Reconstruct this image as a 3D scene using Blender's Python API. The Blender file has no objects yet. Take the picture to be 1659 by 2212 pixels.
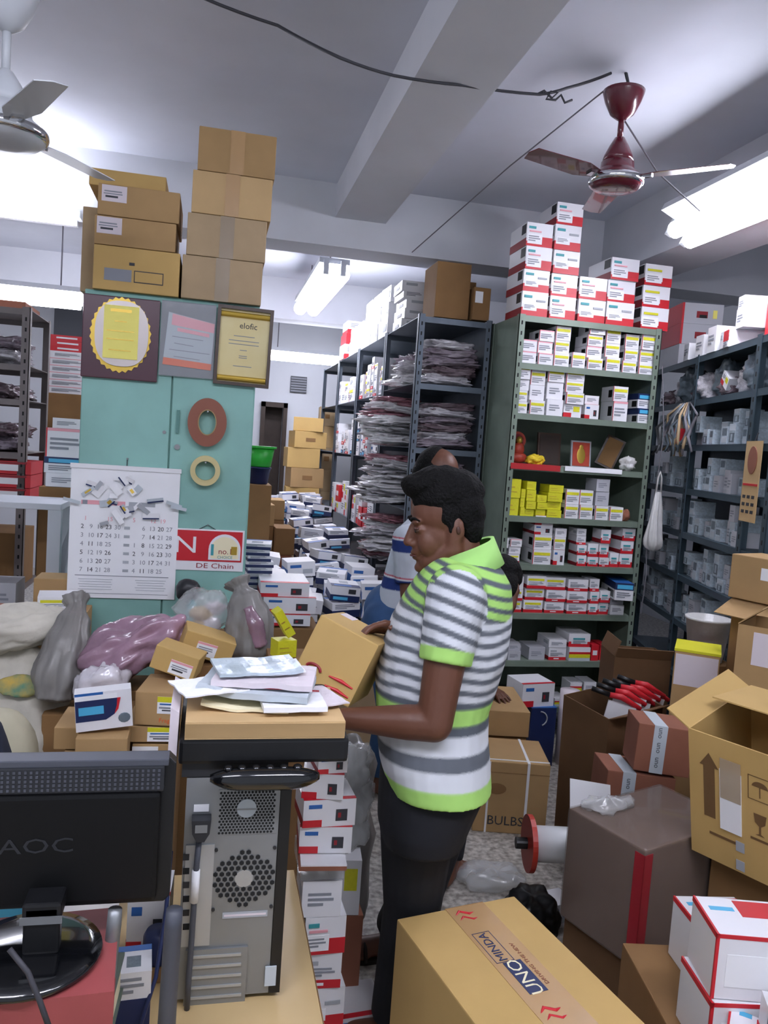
import bpy, bmesh, math, random
from mathutils import Vector, Matrix, Euler, noise
random.seed(7)
SC = bpy.context.scene
COL = SC.collection
rad = math.radians

# ------------------------------------------------------------------ camera
FPX, CX, CY = 1725.0, 829.5, 1106.0
YAW, PITCH, ROLL, CZ = rad(12.5), rad(4.6), rad(4.0), 1.70
_f = Vector((math.sin(YAW)*math.cos(PITCH), math.cos(YAW)*math.cos(PITCH), -math.sin(PITCH)))
_r0 = Vector((math.cos(YAW), -math.sin(YAW), 0)); _u0 = _r0.cross(_f)
_R = _r0*math.cos(ROLL)+_u0*math.sin(ROLL); _U = _u0*math.cos(ROLL)-_r0*math.sin(ROLL)
CAMP = Vector((0, 0, CZ))
cd = bpy.data.cameras.new('camera'); cam = bpy.data.objects.new('camera', cd); COL.objects.link(cam)
cd.sensor_width = 36.0; cd.lens = FPX/2212*36.0; cd.clip_start = .05
cam.matrix_world = Matrix(((_R.x, _U.x, -_f.x, 0), (_R.y, _U.y, -_f.y, 0), (_R.z, _U.z, -_f.z, CZ), (0, 0, 0, 1)))
SC.camera = cam

# room coordinates: x across the shop, y into the shop, z up (metres)
def _ray(x, y): return _f+_R*((x-CX)/FPX)-_U*((y-CY)/FPX)
def AY(x, y, Y): d = _ray(x, y); return CAMP+d*(Y/d.y)
def AX(x, y, X): d = _ray(x, y); return CAMP+d*(X/d.x)
def AZ(x, y, Z): d = _ray(x, y); return CAMP+d*((Z-CZ)/d.z)
def AD(x, y, D): return CAMP+_ray(x, y)*D

# ------------------------------------------------------------------ world, exposure
w = bpy.data.worlds.new('world'); SC.world = w; w.use_nodes = True
bg = w.node_tree.nodes['Background']; bg.inputs[0].default_value = (.80, .86, 1, 1); bg.inputs[1].default_value = .22
SC.view_settings.view_transform = 'Standard'; SC.view_settings.look = 'None'
SC.view_settings.exposure = 1.42; SC.view_settings.gamma = 1.0
TUBE_POWER = 11.0
SC.cycles.use_denoising = True
SC.cycles.max_bounces = 6; SC.cycles.transparent_max_bounces = 12

# ------------------------------------------------------------------ materials
def lin(h):
    h = h.lstrip('#'); c = [int(h[i:i+2], 16)/255 for i in (0, 2, 4)]
    return tuple((v/12.92 if v <= .04045 else ((v+.055)/1.055)**2.4) for v in c)+(1,)
M = {}
def mat(name, hexc, rough=.6, metal=0, var=.0, vs=8.0, bump=0, bs=60, alpha=1, emit=0, spec=.5, coat=0, hex2=None, stretch=None):
    m = bpy.data.materials.new(name); m.use_nodes = True; nt = m.node_tree; b = nt.nodes['Principled BSDF']
    b.inputs['Base Color'].default_value = lin(hexc); b.inputs['Roughness'].default_value = rough
    b.inputs['Metallic'].default_value = metal; b.inputs['Alpha'].default_value = alpha
    b.inputs['Specular IOR Level'].default_value = spec; b.inputs['Coat Weight'].default_value = coat
    if emit:
        b.inputs['Emission Color'].default_value = lin(hexc); b.inputs['Emission Strength'].default_value = emit
    if var or bump or hex2:
        tc = nt.nodes.new('ShaderNodeTexCoord'); src = tc.outputs['Object']
        if stretch:
            mp = nt.nodes.new('ShaderNodeMapping'); mp.inputs['Scale'].default_value = stretch; nt.links.new(src, mp.inputs[0]); src = mp.outputs[0]
    if var or hex2:
        n = nt.nodes.new('ShaderNodeTexNoise'); n.inputs['Scale'].default_value = vs; n.inputs['Detail'].default_value = 5
        nt.links.new(src, n.inputs['Vector'])
        r = nt.nodes.new('ShaderNodeValToRGB'); c = lin(hexc)
        r.color_ramp.elements[0].position = .35; r.color_ramp.elements[1].position = .65
        c2 = lin(hex2) if hex2 else tuple(v*(1-var) for v in c[:3])+(1,)
        r.color_ramp.elements[0].color = c2; r.color_ramp.elements[1].color = c if hex2 else tuple(min(1, v*(1+var*.5)) for v in c[:3])+(1,)
        nt.links.new(n.outputs['Fac'], r.inputs[0]); nt.links.new(r.outputs[0], b.inputs['Base Color'])
    if bump:
        n2 = nt.nodes.new('ShaderNodeTexNoise'); n2.inputs['Scale'].default_value = bs; n2.inputs['Detail'].default_value = 4
        nt.links.new(src, n2.inputs['Vector'])
        bp = nt.nodes.new('ShaderNodeBump'); bp.inputs['Strength'].default_value = bump; bp.inputs['Distance'].default_value = .01
        nt.links.new(n2.outputs['Fac'], bp.inputs['Height']); nt.links.new(bp.outputs[0], b.inputs['Normal'])
    M[name] = m; return m
def vcol_mat(name, rough=.85):
    m = bpy.data.materials.new(name); m.use_nodes = True; nt = m.node_tree; b = nt.nodes['Principled BSDF']
    a = nt.nodes.new('ShaderNodeAttribute'); a.attribute_name = 'cloth'; nt.links.new(a.outputs['Color'], b.inputs['Base Color'])
    b.inputs['Roughness'].default_value = rough; b.inputs['Specular IOR Level'].default_value = .2
    n2 = nt.nodes.new('ShaderNodeTexNoise'); n2.inputs['Scale'].default_value = 9; tc = nt.nodes.new('ShaderNodeTexCoord')
    nt.links.new(tc.outputs['Object'], n2.inputs['Vector'])
    bp = nt.nodes.new('ShaderNodeBump'); bp.inputs['Strength'].default_value = .6; bp.inputs['Distance'].default_value = .03
    nt.links.new(n2.outputs['Fac'], bp.inputs['Height']); nt.links.new(bp.outputs[0], b.inputs['Normal'])
    M[name] = m
mat('ceil', '#d2d5df', .9, var=.12, vs=.9, bump=.15, bs=9)
mat('beam', '#d2d4da', .9, var=.08, vs=1.5, bump=.1, bs=12)
mat('wall', '#cfd2d8', .9, var=.06, vs=1.2)
mat('floor', '#c6c2ba', .3, var=.0, hex2='#7d776f', vs=38, bump=.03)
mat('teal', '#8abab0', .55, var=.16, vs=3.0, bump=.05, bs=20)
mat('tealdark', '#5f8f88', .6, var=.1)
mat('rackgreen', '#7c8a7c', .5, metal=.2, var=.15, vs=5)
mat('rackgrey', '#5b6570', .5, metal=.3, var=.12, vs=6)
mat('rackblue', '#3f515c', .5, metal=.3, var=.12, vs=6)
mat('rackbrown', '#77706e', .55, metal=.2, var=.1)
mat('card', '#ae8d60', .85, var=.07, vs=6, bump=.06, bs=40)
mat('cardy', '#c4a263', .8, var=.05, vs=5, bump=.05, bs=40)
mat('cardp', '#b29a78', .85, var=.08, vs=6, bump=.06, bs=40)
mat('cardd', '#8a673f', .85, var=.1, vs=6, bump=.06, bs=40)
mat('cardr', '#8f5a45', .85, var=.1, vs=6, bump=.06, bs=40)
mat('cardshade', '#6a4c30', .85, var=.1, vs=6, bump=.06, bs=40); mat('cardwshade', '#6b5546', .8, var=.08); mat('cardin', '#6f5230', .9, var=.1)  # first two browns darkened for the dim right-hand pile, shade put into the colour
mat('kraft', '#c8a878', .85, var=.06, vs=7)
mat('tape', '#bb9668', .25, var=.04, coat=.3)
mat('tapeclear', '#c7b49a', .15, alpha=.55, coat=.5)
mat('white', '#e8e8ea', .5); mat('paper', '#eff0f2', .75, var=.03, vs=4); mat('paperpink', '#d9cfd4', .75)
mat('paperg', '#b9c2c8', .75); mat('paperc', '#efe6c2', .75)
mat('red', '#c8202c', .45); mat('redd', '#8e1c26', .5); mat('pink', '#e7a3ac', .5); mat('orange', '#e2652b', .5)
mat('yellow', '#d9d528', .5, var=.06); mat('yellowl', '#f3e878', .6); mat('gold', '#cfae4c', .35, metal=.6)
mat('lblgrey', '#a9adb3', .6); mat('ink', '#33343a', .6); mat('inkl', '#8b8e96', .7); mat('black', '#101114', .4)
mat('blk_gloss', '#0d0e11', .12, coat=.6); mat('blk_back', '#08090b', .45, spec=.3); mat('blk_plast', '#0f1013', .42, var=.1, vs=30); mat('dkgrey', '#26282d', .45)
mat('slate', '#4a4d56', .5)
mat('navy', '#1d2b57', .45); mat('blue', '#2a62a8', .45); mat('cyan', '#4fb0d8', .45); mat('teallogo', '#3d9aa0', .5)
mat('boxwhite', '#e4e4e7', .4, coat=.15); mat('boxside', '#b7b8be', .45)
mat('silver', '#bccad3', .28, metal=.1, var=.2, vs=9, bump=.3, bs=25); mat('silverd', '#6f7c86', .35, metal=.2, var=.2, vs=9)
mat('steel', '#8f9294', .42, metal=.55, var=.06); mat('steell', '#b3b6b8', .35, metal=.5); mat('hole', '#1b1c1d', .9)
mat('pouch', '#978a95', .22, var=.35, vs=7, bump=.5, bs=16, coat=.4); mat('pouchl', '#d6d2d8', .16, var=.25, vs=8, bump=.55, bs=18, coat=.5)
mat('pouchw', '#eeebee', .14, var=.15, vs=9, bump=.55, bs=18, coat=.6); mat('pouchr', '#b9808c', .2, var=.45, vs=6, bump=.5, bs=16, coat=.5); mat('pouchm', '#7d6a72', .25, var=.35, vs=7, bump=.5, bs=16, coat=.4); mat('pouchp', '#a07f90', .22, var=.3, vs=6, bump=.6, bs=14, coat=.5)
mat('clear', '#d5d8da', .12, alpha=.38, bump=.6, bs=18, coat=.6); mat('bagwhite', '#d9d8d6', .35, alpha=.9, var=.1, vs=8, bump=.6, bs=14)
mat('baggrey', '#8e8b88', .35, alpha=.85, var=.15, vs=6, bump=.5, bs=14, stretch=(1, 1, .25)); mat('film', '#e4e8ea', .1, alpha=.10, bump=.5, bs=12, coat=.6); mat('shrink', '#8b7f7a', .16, alpha=.33, bump=.25, bs=10, coat=.6)
mat('sack', '#c9c4b6', .9, var=.12, vs=7, bump=.4, bs=20); mat('sackprint', '#5d8a74', .9, hex2='#c9a94f', vs=18)
mat('cushion', '#b3ad94', .8, var=.08); mat('darkblue', '#232a3d', .8, var=.1)
mat('maroon', '#4a2030', .3, coat=.4); mat('fanred', '#5c1626', .25, coat=.5); mat('fanwhite', '#c9cdd2', .35); mat('chrome', '#d5d5d8', .12, metal=1)
mat('frame', '#3f2a1c', .4, coat=.3); mat('scroll', '#e8dcaa', .6, var=.1, vs=3, hex2='#d8c588'); mat('plqsilver', '#ddd3cf', .22, metal=.15)
mat('plqgrey', '#70747c', .4); mat('tapebrown', '#8a4f3a', .5); mat('tapecream', '#cdbf8b', .4); mat('cardcore', '#a98e62', .8)
mat('wood', '#a88a5e', .6, var=.12, vs=4, stretch=(1, 6, 6)); mat('laminate', '#c3a878', .35, var=.05, vs=5); mat('woodedge', '#8a6a45', .7, var=.15, vs=8)
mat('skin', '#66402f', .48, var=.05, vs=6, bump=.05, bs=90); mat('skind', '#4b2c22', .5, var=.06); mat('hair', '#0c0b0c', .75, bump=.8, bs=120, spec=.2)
mat('eyew', '#5a463c', .3); mat('lip', '#5c3230', .5)
mat('denim', '#2f4f78', .85, var=.12, vs=10); mat('trouser', '#14161d', .85, var=.15, vs=6, bump=.25, bs=9); mat('sandal', '#1c1512', .6)
mat('shirtgrey', '#aeb4bd', .85); mat('green', '#a9dd7c', .85, var=.03); mat('plgreen', '#2fae38', .4); mat('rollwhite', '#dfe3e4', .35); mat('rollred', '#b23426', .4)
mat('cable', '#3a3a40', .6); mat('cablel', '#6f6d74', .6); mat('ledger', '#9c4a4a', .6, var=.12); mat('ledgerg', '#5d6a60', .7, var=.1)
mat('tubeglow', '#f1f2ff', .5, emit=TUBE_POWER); mat('darkwood', '#3b2f28', .6, var=.2); mat('flower', '#e0c42a', .7, bump=.6, bs=60)
mat('idolred', '#b5432e', .5, var=.2, vs=20); mat('redcloth', '#b3262b', .8); mat('ventdark', '#55585e', .7); mat('socks', '#3a2b28', .8)
vcol_mat('cloth')

# ------------------------------------------------------------------ mesh builder
class MB:
    def __init__(s): s.v = []; s.f = []; s.m = []; s.mats = []
    def mi(s, m):
        if m not in s.mats: s.mats.append(m)
        return s.mats.index(m)
    def add(s, vs, fs, m, X=None):
        o = len(s.v); s.v += [(X @ Vector(v)) if X else Vector(v) for v in vs]
        s.f += [tuple(i+o for i in f) for f in fs]; k = s.mi(m); s.m += [k]*len(fs); return s
    def box(s, c, d, m, X=None):
        x, y, z = c; a, b, h = d[0]/2, d[1]/2, d[2]/2
        vs = [(x+i*a, y+j*b, z+k*h) for k in (-1, 1) for j in (-1, 1) for i in (-1, 1)]
        return s.add(vs, [(0, 2, 3, 1), (4, 5, 7, 6), (0, 1, 5, 4), (2, 6, 7, 3), (0, 4, 6, 2), (1, 3, 7, 5)], m, X)
    def b2(s, lo, hi, m, X=None): return s.box([(lo[i]+hi[i])/2 for i in range(3)], [abs(hi[i]-lo[i]) for i in range(3)], m, X)
    def prism(s, poly, y0, y1, m, X=None):   # poly in x,z extruded along y
        n = len(poly); vs = [(p[0], y0, p[1]) for p in poly]+[(p[0], y1, p[1]) for p in poly]
        return s.add(vs, [tuple(range(n)), tuple(range(2*n-1, n-1, -1))]+[(i, i+n, (i+1) % n+n, (i+1) % n) for i in range(n)], m, X)
    def cyl(s, p0, p1, r0, m, r1=None, n=16, caps=True, X=None):
        return s.tube([p0, p1], [r0, r0 if r1 is None else r1], m, n, caps, X)
    def tube(s, pts, r, m, n=8, caps=True, X=None):
        pts = [Vector(p) for p in pts]; k = len(pts); rs = r if isinstance(r, (list, tuple)) else [r]*k
        t0 = (pts[1]-pts[0]).normalized(); up = Vector((0, 0, 1)) if abs(t0.z) < .9 else Vector((1, 0, 0))
        a = t0.cross(up).normalized(); vs = []
        for i, p in enumerate(pts):
            t = (pts[min(i+1, k-1)]-pts[max(i-1, 0)]).normalized(); a = (a-t*a.dot(t)).normalized(); b = t.cross(a)
            vs += [p+(a*math.cos(q)+b*math.sin(q))*rs[i] for q in (2*math.pi*j/n for j in range(n))]
        fs = [(i*n+j, i*n+(j+1) % n, (i+1)*n+(j+1) % n, (i+1)*n+j) for i in range(k-1) for j in range(n)]
        if caps: fs += [tuple(range(n-1, -1, -1)), tuple((k-1)*n+j for j in range(n))]
        return s.add(vs, fs, m, X)
    def lathe(s, prof, m, n=24, c=(0, 0, 0), X=None):  # prof list of (r,z)
        k = len(prof); vs = [(c[0]+r*math.cos(2*math.pi*j/n), c[1]+r*math.sin(2*math.pi*j/n), c[2]+z) for r, z in prof for j in range(n)]
        fs = [(i*n+j, i*n+(j+1) % n, (i+1)*n+(j+1) % n, (i+1)*n+j) for i in range(k-1) for j in range(n)]
        fs += [tuple(range(n-1, -1, -1)), tuple((k-1)*n+j for j in range(n))]
        return s.add(vs, fs, m, X)
    def ell(s, c, r, m, X=None, nu=20, nv=12, p=1.0, amp=0, fr=8, seed=0, flat=None):
        """(super)ellipsoid with crumple noise; flat: lowest z"""
        sg = lambda v, e: math.copysign(abs(v)**e, v); vs = []; c = Vector(c); sd = Vector((seed*3.7, seed*1.3, seed*7.1))
        for i in range(nv+1):
            th = math.pi*i/nv-math.pi/2
            for j in range(nu):
                ph = 2*math.pi*j/nu
                d = Vector((sg(math.cos(th), p if p < 1 else 1)*sg(math.cos(ph), p), sg(math.cos(th), p if p < 1 else 1)*sg(math.sin(ph), p), sg(math.sin(th), 1 if p >= 1 else .8)))
                q = Vector((d.x*r[0], d.y*r[1], d.z*r[2]))
                if amp:
                    if isinstance(fr, tuple): q_ = Vector(((q.x+c.x)*fr[0], (q.y+c.y)*fr[1], (q.z+c.z)*fr[2])); h = noise.noise(q_+sd)+.5*noise.noise(q_*2.1+sd)-1.1*abs(noise.noise(q_*1.5-sd))+.3
                    else: h = noise.noise((q+c)*fr+sd)+.5*noise.noise((q+c)*fr*2.3+sd)-.9*abs(noise.noise((q+c)*fr*1.7-sd))+.25+.22*noise.noise((q+c)*fr*6+sd)
                    q += d.normalized()*amp*h
                q += c
                if flat is not None: q.z = max(q.z, flat)
                vs.append(q)
        fs = [(i*nu+j, i*nu+(j+1) % nu, (i+1)*nu+(j+1) % nu, (i+1)*nu+j) for i in range(nv) for j in range(nu)]
        return s.add(vs, fs, m, X)
    def folds(s, pts, rs, m, seed=1, n=56, k=44, amp=.20):
        """soft bag along a path, with creases running lengthwise"""
        pts = [Vector(p) for p in pts]; P_, R_ = [], []
        for i in range(k+1):
            t = i/k*(len(pts)-1); j = min(int(t), len(pts)-2); f = t-j; f2 = f*f*(3-2*f)
            P_.append(pts[j].lerp(pts[j+1], f)); R_.append(rs[j]+(rs[j+1]-rs[j])*f2)
        vs = []; sd = Vector((seed*3.1, seed*1.7, seed))
        for i in range(k+1):
            t = (P_[min(i+1, k)]-P_[max(i-1, 0)]).normalized(); a = Vector((1, 0, 0)); a = (a-t*a.dot(t)).normalized(); b = t.cross(a)
            for j in range(n):
                q = 2*math.pi*j/n; d = Vector((math.cos(q)*2.6, math.sin(q)*2.6, i/k*2.2))
                f = 1+amp*noise.noise(d+sd)-1.1*amp*abs(noise.noise(d*Vector((2.4, 2.4, 1)).x-sd))+.25*amp*noise.noise(d*5+sd)
                vs.append(P_[i]+(a*math.cos(q)+b*math.sin(q))*R_[i]*f)
        return s.add(vs, [(i*n+j, i*n+(j+1) % n, (i+1)*n+(j+1) % n, (i+1)*n+j) for i in range(k) for j in range(n)]+[tuple(range(n-1, -1, -1)), tuple(k*n+j for j in range(n))], m)
    def text(s, body, size, m, X, squash=1.0, thick=.0006):
        vs, fs = text_geo(body)
        return s.add([(v[0]*size*squash, -thick*(.0 if v[2] <= 0 else 1), v[1]*size) for v in vs], fs, m, X)
    def build(s, name, parent=None, loc=None, rot=None, smooth=False, bevel=0):
        me = bpy.data.meshes.new(name); me.from_pydata([tuple(v) for v in s.v], [], s.f)
        for m in s.mats: me.materials.append(M[m])
        me.polygons.foreach_set('material_index', s.m)
        if smooth: me.polygons.foreach_set('use_smooth', [True]*len(me.polygons))
        if bevel or smooth:
            bm = bmesh.new(); bm.from_mesh(me)
            if smooth: bmesh.ops.remove_doubles(bm, verts=bm.verts, dist=1e-5)
            bmesh.ops.recalc_face_normals(bm, faces=bm.faces)
            if bevel: bmesh.ops.bevel(bm, geom=[e for e in bm.edges if e.is_manifold], offset=bevel, segments=2, affect='EDGES', profile=.6, clamp_overlap=True)
            bm.to_mesh(me); bm.free()
        me.update()
        o = bpy.data.objects.new(name, me); COL.objects.link(o)
        if parent: o.parent = parent
        if loc is not None: o.location = loc
        if rot is not None: o.rotation_euler = rot
        return o
_tc = {}
def text_geo(body):
    if body not in _tc:
        c = bpy.data.curves.new('lettering', 'FONT'); c.body = body; c.size = 1; c.align_x = 'CENTER'; c.align_y = 'CENTER'; c.extrude = .5; c.resolution_u = 2
        o = bpy.data.objects.new('lettering', c); COL.objects.link(o); dg = bpy.context.evaluated_depsgraph_get(); dg.update()
        me = o.evaluated_get(dg).to_mesh(); _tc[body] = ([tuple(v.co) for v in me.vertices], [tuple(p.vertices) for p in me.polygons])
        o.evaluated_get(dg).to_mesh_clear(); bpy.data.objects.remove(o); bpy.data.curves.remove(c)
    return _tc[body]
def tag(o, label=None, cat=None, group=None, kind=None):
    if label: o['label'] = label
    if cat: o['category'] = cat
    if group: o['group'] = group
    if kind: o['kind'] = kind
    return o
def thing(name, label, cat, loc=(0, 0, 0), rot=(0, 0, 0), group=None):
    o = bpy.data.objects.new(name, None); COL.objects.link(o); o.location = loc; o.rotation_euler = rot; o.empty_display_size = .05
    return tag(o, label, cat, group)
def R3(yaw, pit=0, rol=0): return (Matrix.Rotation(rad(yaw), 3, 'Z') @ Matrix.Rotation(rad(pit), 3, 'X') @ Matrix.Rotation(rad(rol), 3, 'Y')).to_euler()
ORD = 'first second third fourth fifth sixth seventh eighth ninth tenth eleventh twelfth thirteenth fourteenth fifteenth sixteenth seventeenth eighteenth'.split()
def T(x, y, z, rz=0, rx=0, ry=0): return Matrix.Translation((x, y, z)) @ Euler((rx, ry, rz)).to_matrix().to_4x4()

# ------------------------------------------------------------------ setting
H = 3.35
def struct(name, mb, **k): o = mb.build(name, **k); o['kind'] = 'structure'; return o
struct('floor', MB().b2((-5, -1.5, -.1), (5, 10, 0), 'floor'))
struct('ceiling', MB().b2((-5, -1.5, H), (5, 10.2, H+.15), 'ceil'))
struct('wall_back', MB().b2((-5, 10, 0), (.62, 10.2, H), 'wall').b2((.62, 10, 2.12), (.86, 10.2, H), 'wall').b2((.86, 10, 0), (5, 10.2, H), 'wall'))
struct('wall_left', MB().b2((-5.2, -1.5, 0), (-5, 10.2, H), 'wall'))
struct('wall_right', MB().b2((5, -1.5, 0), (5.2, 10.2, H), 'wall'))
d1 = struct('door_1', MB().b2((.58, 9.93, 0), (.63, 10.0, 2.16), 'darkwood').b2((.85, 9.93, 0), (.90, 10.0, 2.16), 'darkwood').b2((.58, 9.93, 2.1), (.90, 10.0, 2.16), 'darkwood').b2((.62, 10.2, 0), (.86, 10.22, 2.12), 'darkwood'))
struct('ceiling_beam', MB().b2((.70, -1.5, 3.14), (1.03, 5.2, H), 'beam'))
struct('ceiling_beam', MB().b2((2.56, -1.5, 2.97), (2.95, 5.2, H), 'beam'))
struct('ceiling_beam', MB().b2((-5, 5.2, 2.96), (5, 5.5, H), 'beam'))
struct('ceiling_beam', MB().b2((-5, 8.35, 2.94), (5, 8.65, H), 'beam'))
vt = thing('wall_vent', 'small square louvred vent high on the white back wall', 'vent', (1.02, 9.99, 2.40))
MB().b2((-.10, -.02, -.10), (.10, 0, .10), 'ventdark').build('backing', vt)
for k in range(6): MB().b2((-.095, -.035, -.09+k*.031), (.095, -.02, -.072+k*.031), 'inkl').build('slat', vt)

# ------------------------------------------------------------------ tube lights
def tube_light(label, p0, p1, up=(0, 0, 1), r=.03, twin=0, gap=.06, hang=False, refl=.10):
    p0, p1 = Vector(p0), Vector(p1); c = (p0+p1)/2; d = (p1-p0)/2; t = thing('tube_light', label, 'tube light', c, group='fluorescent tube lights')
    u = Vector(up).normalized(); dn = d.normalized(); sd = dn.cross(u)
    X = Matrix((( *sd, 0), (*dn, 0), (*u, 0), (0, 0, 0, 1))).transposed().to_4x4()
    L = d.length
    MB().box((0, 0, gap), (refl+twin, 2*L, .04), 'fanwhite', X).build('batten', t)
    for s in ([-1, 1] if twin else [0]):
        MB().cyl((s*twin/2, -L+.03, 0), (s*twin/2, L-.03, 0), r, 'tubeglow', n=14, X=X).build('tube', t)
        for e in (-1, 1): MB().b2((s*twin/2-.02, e*L-.03, -.02), (s*twin/2+.02, e*L+.03, gap), 'fanwhite', X).build('holder', t)
    for k in ([-.7, .7] if hang else []):
        q = d*k; MB().cyl((q.x, q.y, gap), (q.x, q.y, H-c.z), .006, 'cablel', n=6).build('hanger', t)
    return t
tube_light('bright tube light on the beam beside the maroon fan', (2.38, 3.95, 2.93), (2.38, 2.75, 2.93), (.45, 0, 1), .045, .10, .08, False, .22)
tube_light('bright tube light on the cross beam beside the brown carton stacks', (-2.05, 5.08, 2.93), (-.84, 5.08, 2.93), (0, 1, 0), .055, 0, .09)
tube_light('bright tube light low in the bay beyond the first tube, by the teal cupboard', (-2.3, 7.0, 2.70), (-1.06, 7.0, 2.70), (0, .2, 1), .06, 0, .09, True)
tube_light('twin tube light running along the ceiling above the aisle', (.84, 6.1, 2.98), (.84, 7.9, 2.98), (0, 0, 1), .06, .13, .09, True)
tube_light('far tube light low on the back wall at the aisle end', (.50, 9.0, 2.62), (1.60, 9.0, 2.62), (0, .3, 1), .045, 0, .07, True)
tube_light('long tube light over the near counter, on the cupboard side', (-1.9, .2, 3.15), (-.2, .2, 3.15), (0, 0, 1), .05, .12, .1, True, .2)
tube_light('long tube light over the near counter, on the corner rack side', (.2, .2, 3.05), (1.9, .2, 3.05), (0, 0, 1), .05, .12, .1, True, .2)

# ------------------------------------------------------------------ cartons and packs
def fdecal(t, name, s, u, v, w, h, m, face='F', th=.0012, label=None, extra=None):
    """thin sticker on a carton face: u,v = centre in metres from the face's middle / base"""
    b = MB(); sx, sy, sz = s
    X = {'F': T(u, -sy/2, v), 'L': T(-sx/2, -u, v, -math.pi/2), 'R': T(sx/2, u, v, math.pi/2), 'T': T(u, v, sz, 0, -math.pi/2)}[face]
    b.box((0, -th/2, 0), (w, th, h), m, X)
    for e in (extra or []): b.box((e[0]*w/2, -th-.0003, e[1]*h/2), (e[2]*w, .0008, e[3]*h), e[4], X)
    o = b.build(name, t)
    if label: o['label'] = label
    return o
def ftext(t, s, body, size, u, v, m, face='F', rotz=0, squash=1.0):
    sx, sy, sz = s
    X = {'F': T(u, -sy/2-.0004, v), 'L': T(-sx/2-.0004, -u, v, -math.pi/2), 'R': T(sx/2+.0004, u, v, math.pi/2), 'T': T(u, v, sz+.0004, rotz) @ Matrix.Rotation(-math.pi/2, 4, 'X')}[face]
    return MB().text(body, size, m, X, squash).build('lettering', t)
LINES = [(-.1, .25, .7, .08, 'inkl'), (-.1, -.05, .75, .07, 'inkl'), (-.2, -.4, .5, .12, 'ink')]
PINKTOP = [(0, .82, 1, .16, 'pink')]+LINES
YELTOP = [(0, .68, 1, .32, 'yellow'), (-.1, .12, .7, .08, 'blue'), (-.1, -.3, .75, .1, 'inkl'), (0, -.6, .6, .07, 'ink')]
def carton(name, label, c, s, rot=(0, 0, 0), m='card', tape='', sticks=(), txt=(), opened=False, flaps=(), cat='carton', group=None, tm='tape'):
    t = thing(name, label, cat, c, R3(*rot), group); sx, sy, sz = s; e = .004
    if not opened: MB().box((0, 0, sz/2), s, m).build('body', t, bevel=min(.004, sz*.05))
    else:
        b = MB().b2((-sx/2, -sy/2, 0), (sx/2, sy/2, e), m)
        b.b2((-sx/2, -sy/2, e), (sx/2, -sy/2+e, sz), m).b2((-sx/2, sy/2-e, e), (sx/2, sy/2, sz), m)
        b.b2((-sx/2, -sy/2+e, e), (-sx/2+e, sy/2-e, sz), m).b2((sx/2-e, -sy/2+e, e), (sx/2, sy/2-e, sz), m)
        b.build('body', t)
    for fc, ang, ln in flaps:   # hinged flaps: angle from lying shut (0) to hanging outside (270)
        a = rad(ang); w = (sx if fc in 'FB' else sy)*.98
        X = {'F': T(0, -sy/2, sz, 0), 'B': T(0, sy/2, sz, math.pi), 'L': T(-sx/2, 0, sz, -math.pi/2), 'R': T(sx/2, 0, sz, math.pi/2)}[fc]
        MB().b2((-w/2, 0, 0), (w/2, ln, e), m, X @ Matrix.Rotation(a, 4, 'X')).build('flap', t)
    if 'T' in tape: MB().box((0, 0, sz+.0006), (.055, sy*1.0, .0012), tm).b2((-.0275, -sy/2-.0012, sz-.07), (.0275, -sy/2, sz+.0012), tm).build('tape', t)
    if 'X' in tape: MB().box((0, 0, sz+.0006), (sx, .055, .0012), tm).build('tape', t)
    if 'F' in tape: MB().b2((-.03, -sy/2-.0014, .0), (.03, -sy/2, sz), tm).build('tape', t)
    for a in sticks: fdecal(t, 'sticker', s, *a)
    for a in txt: ftext(t, s, *a)
    return t
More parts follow.
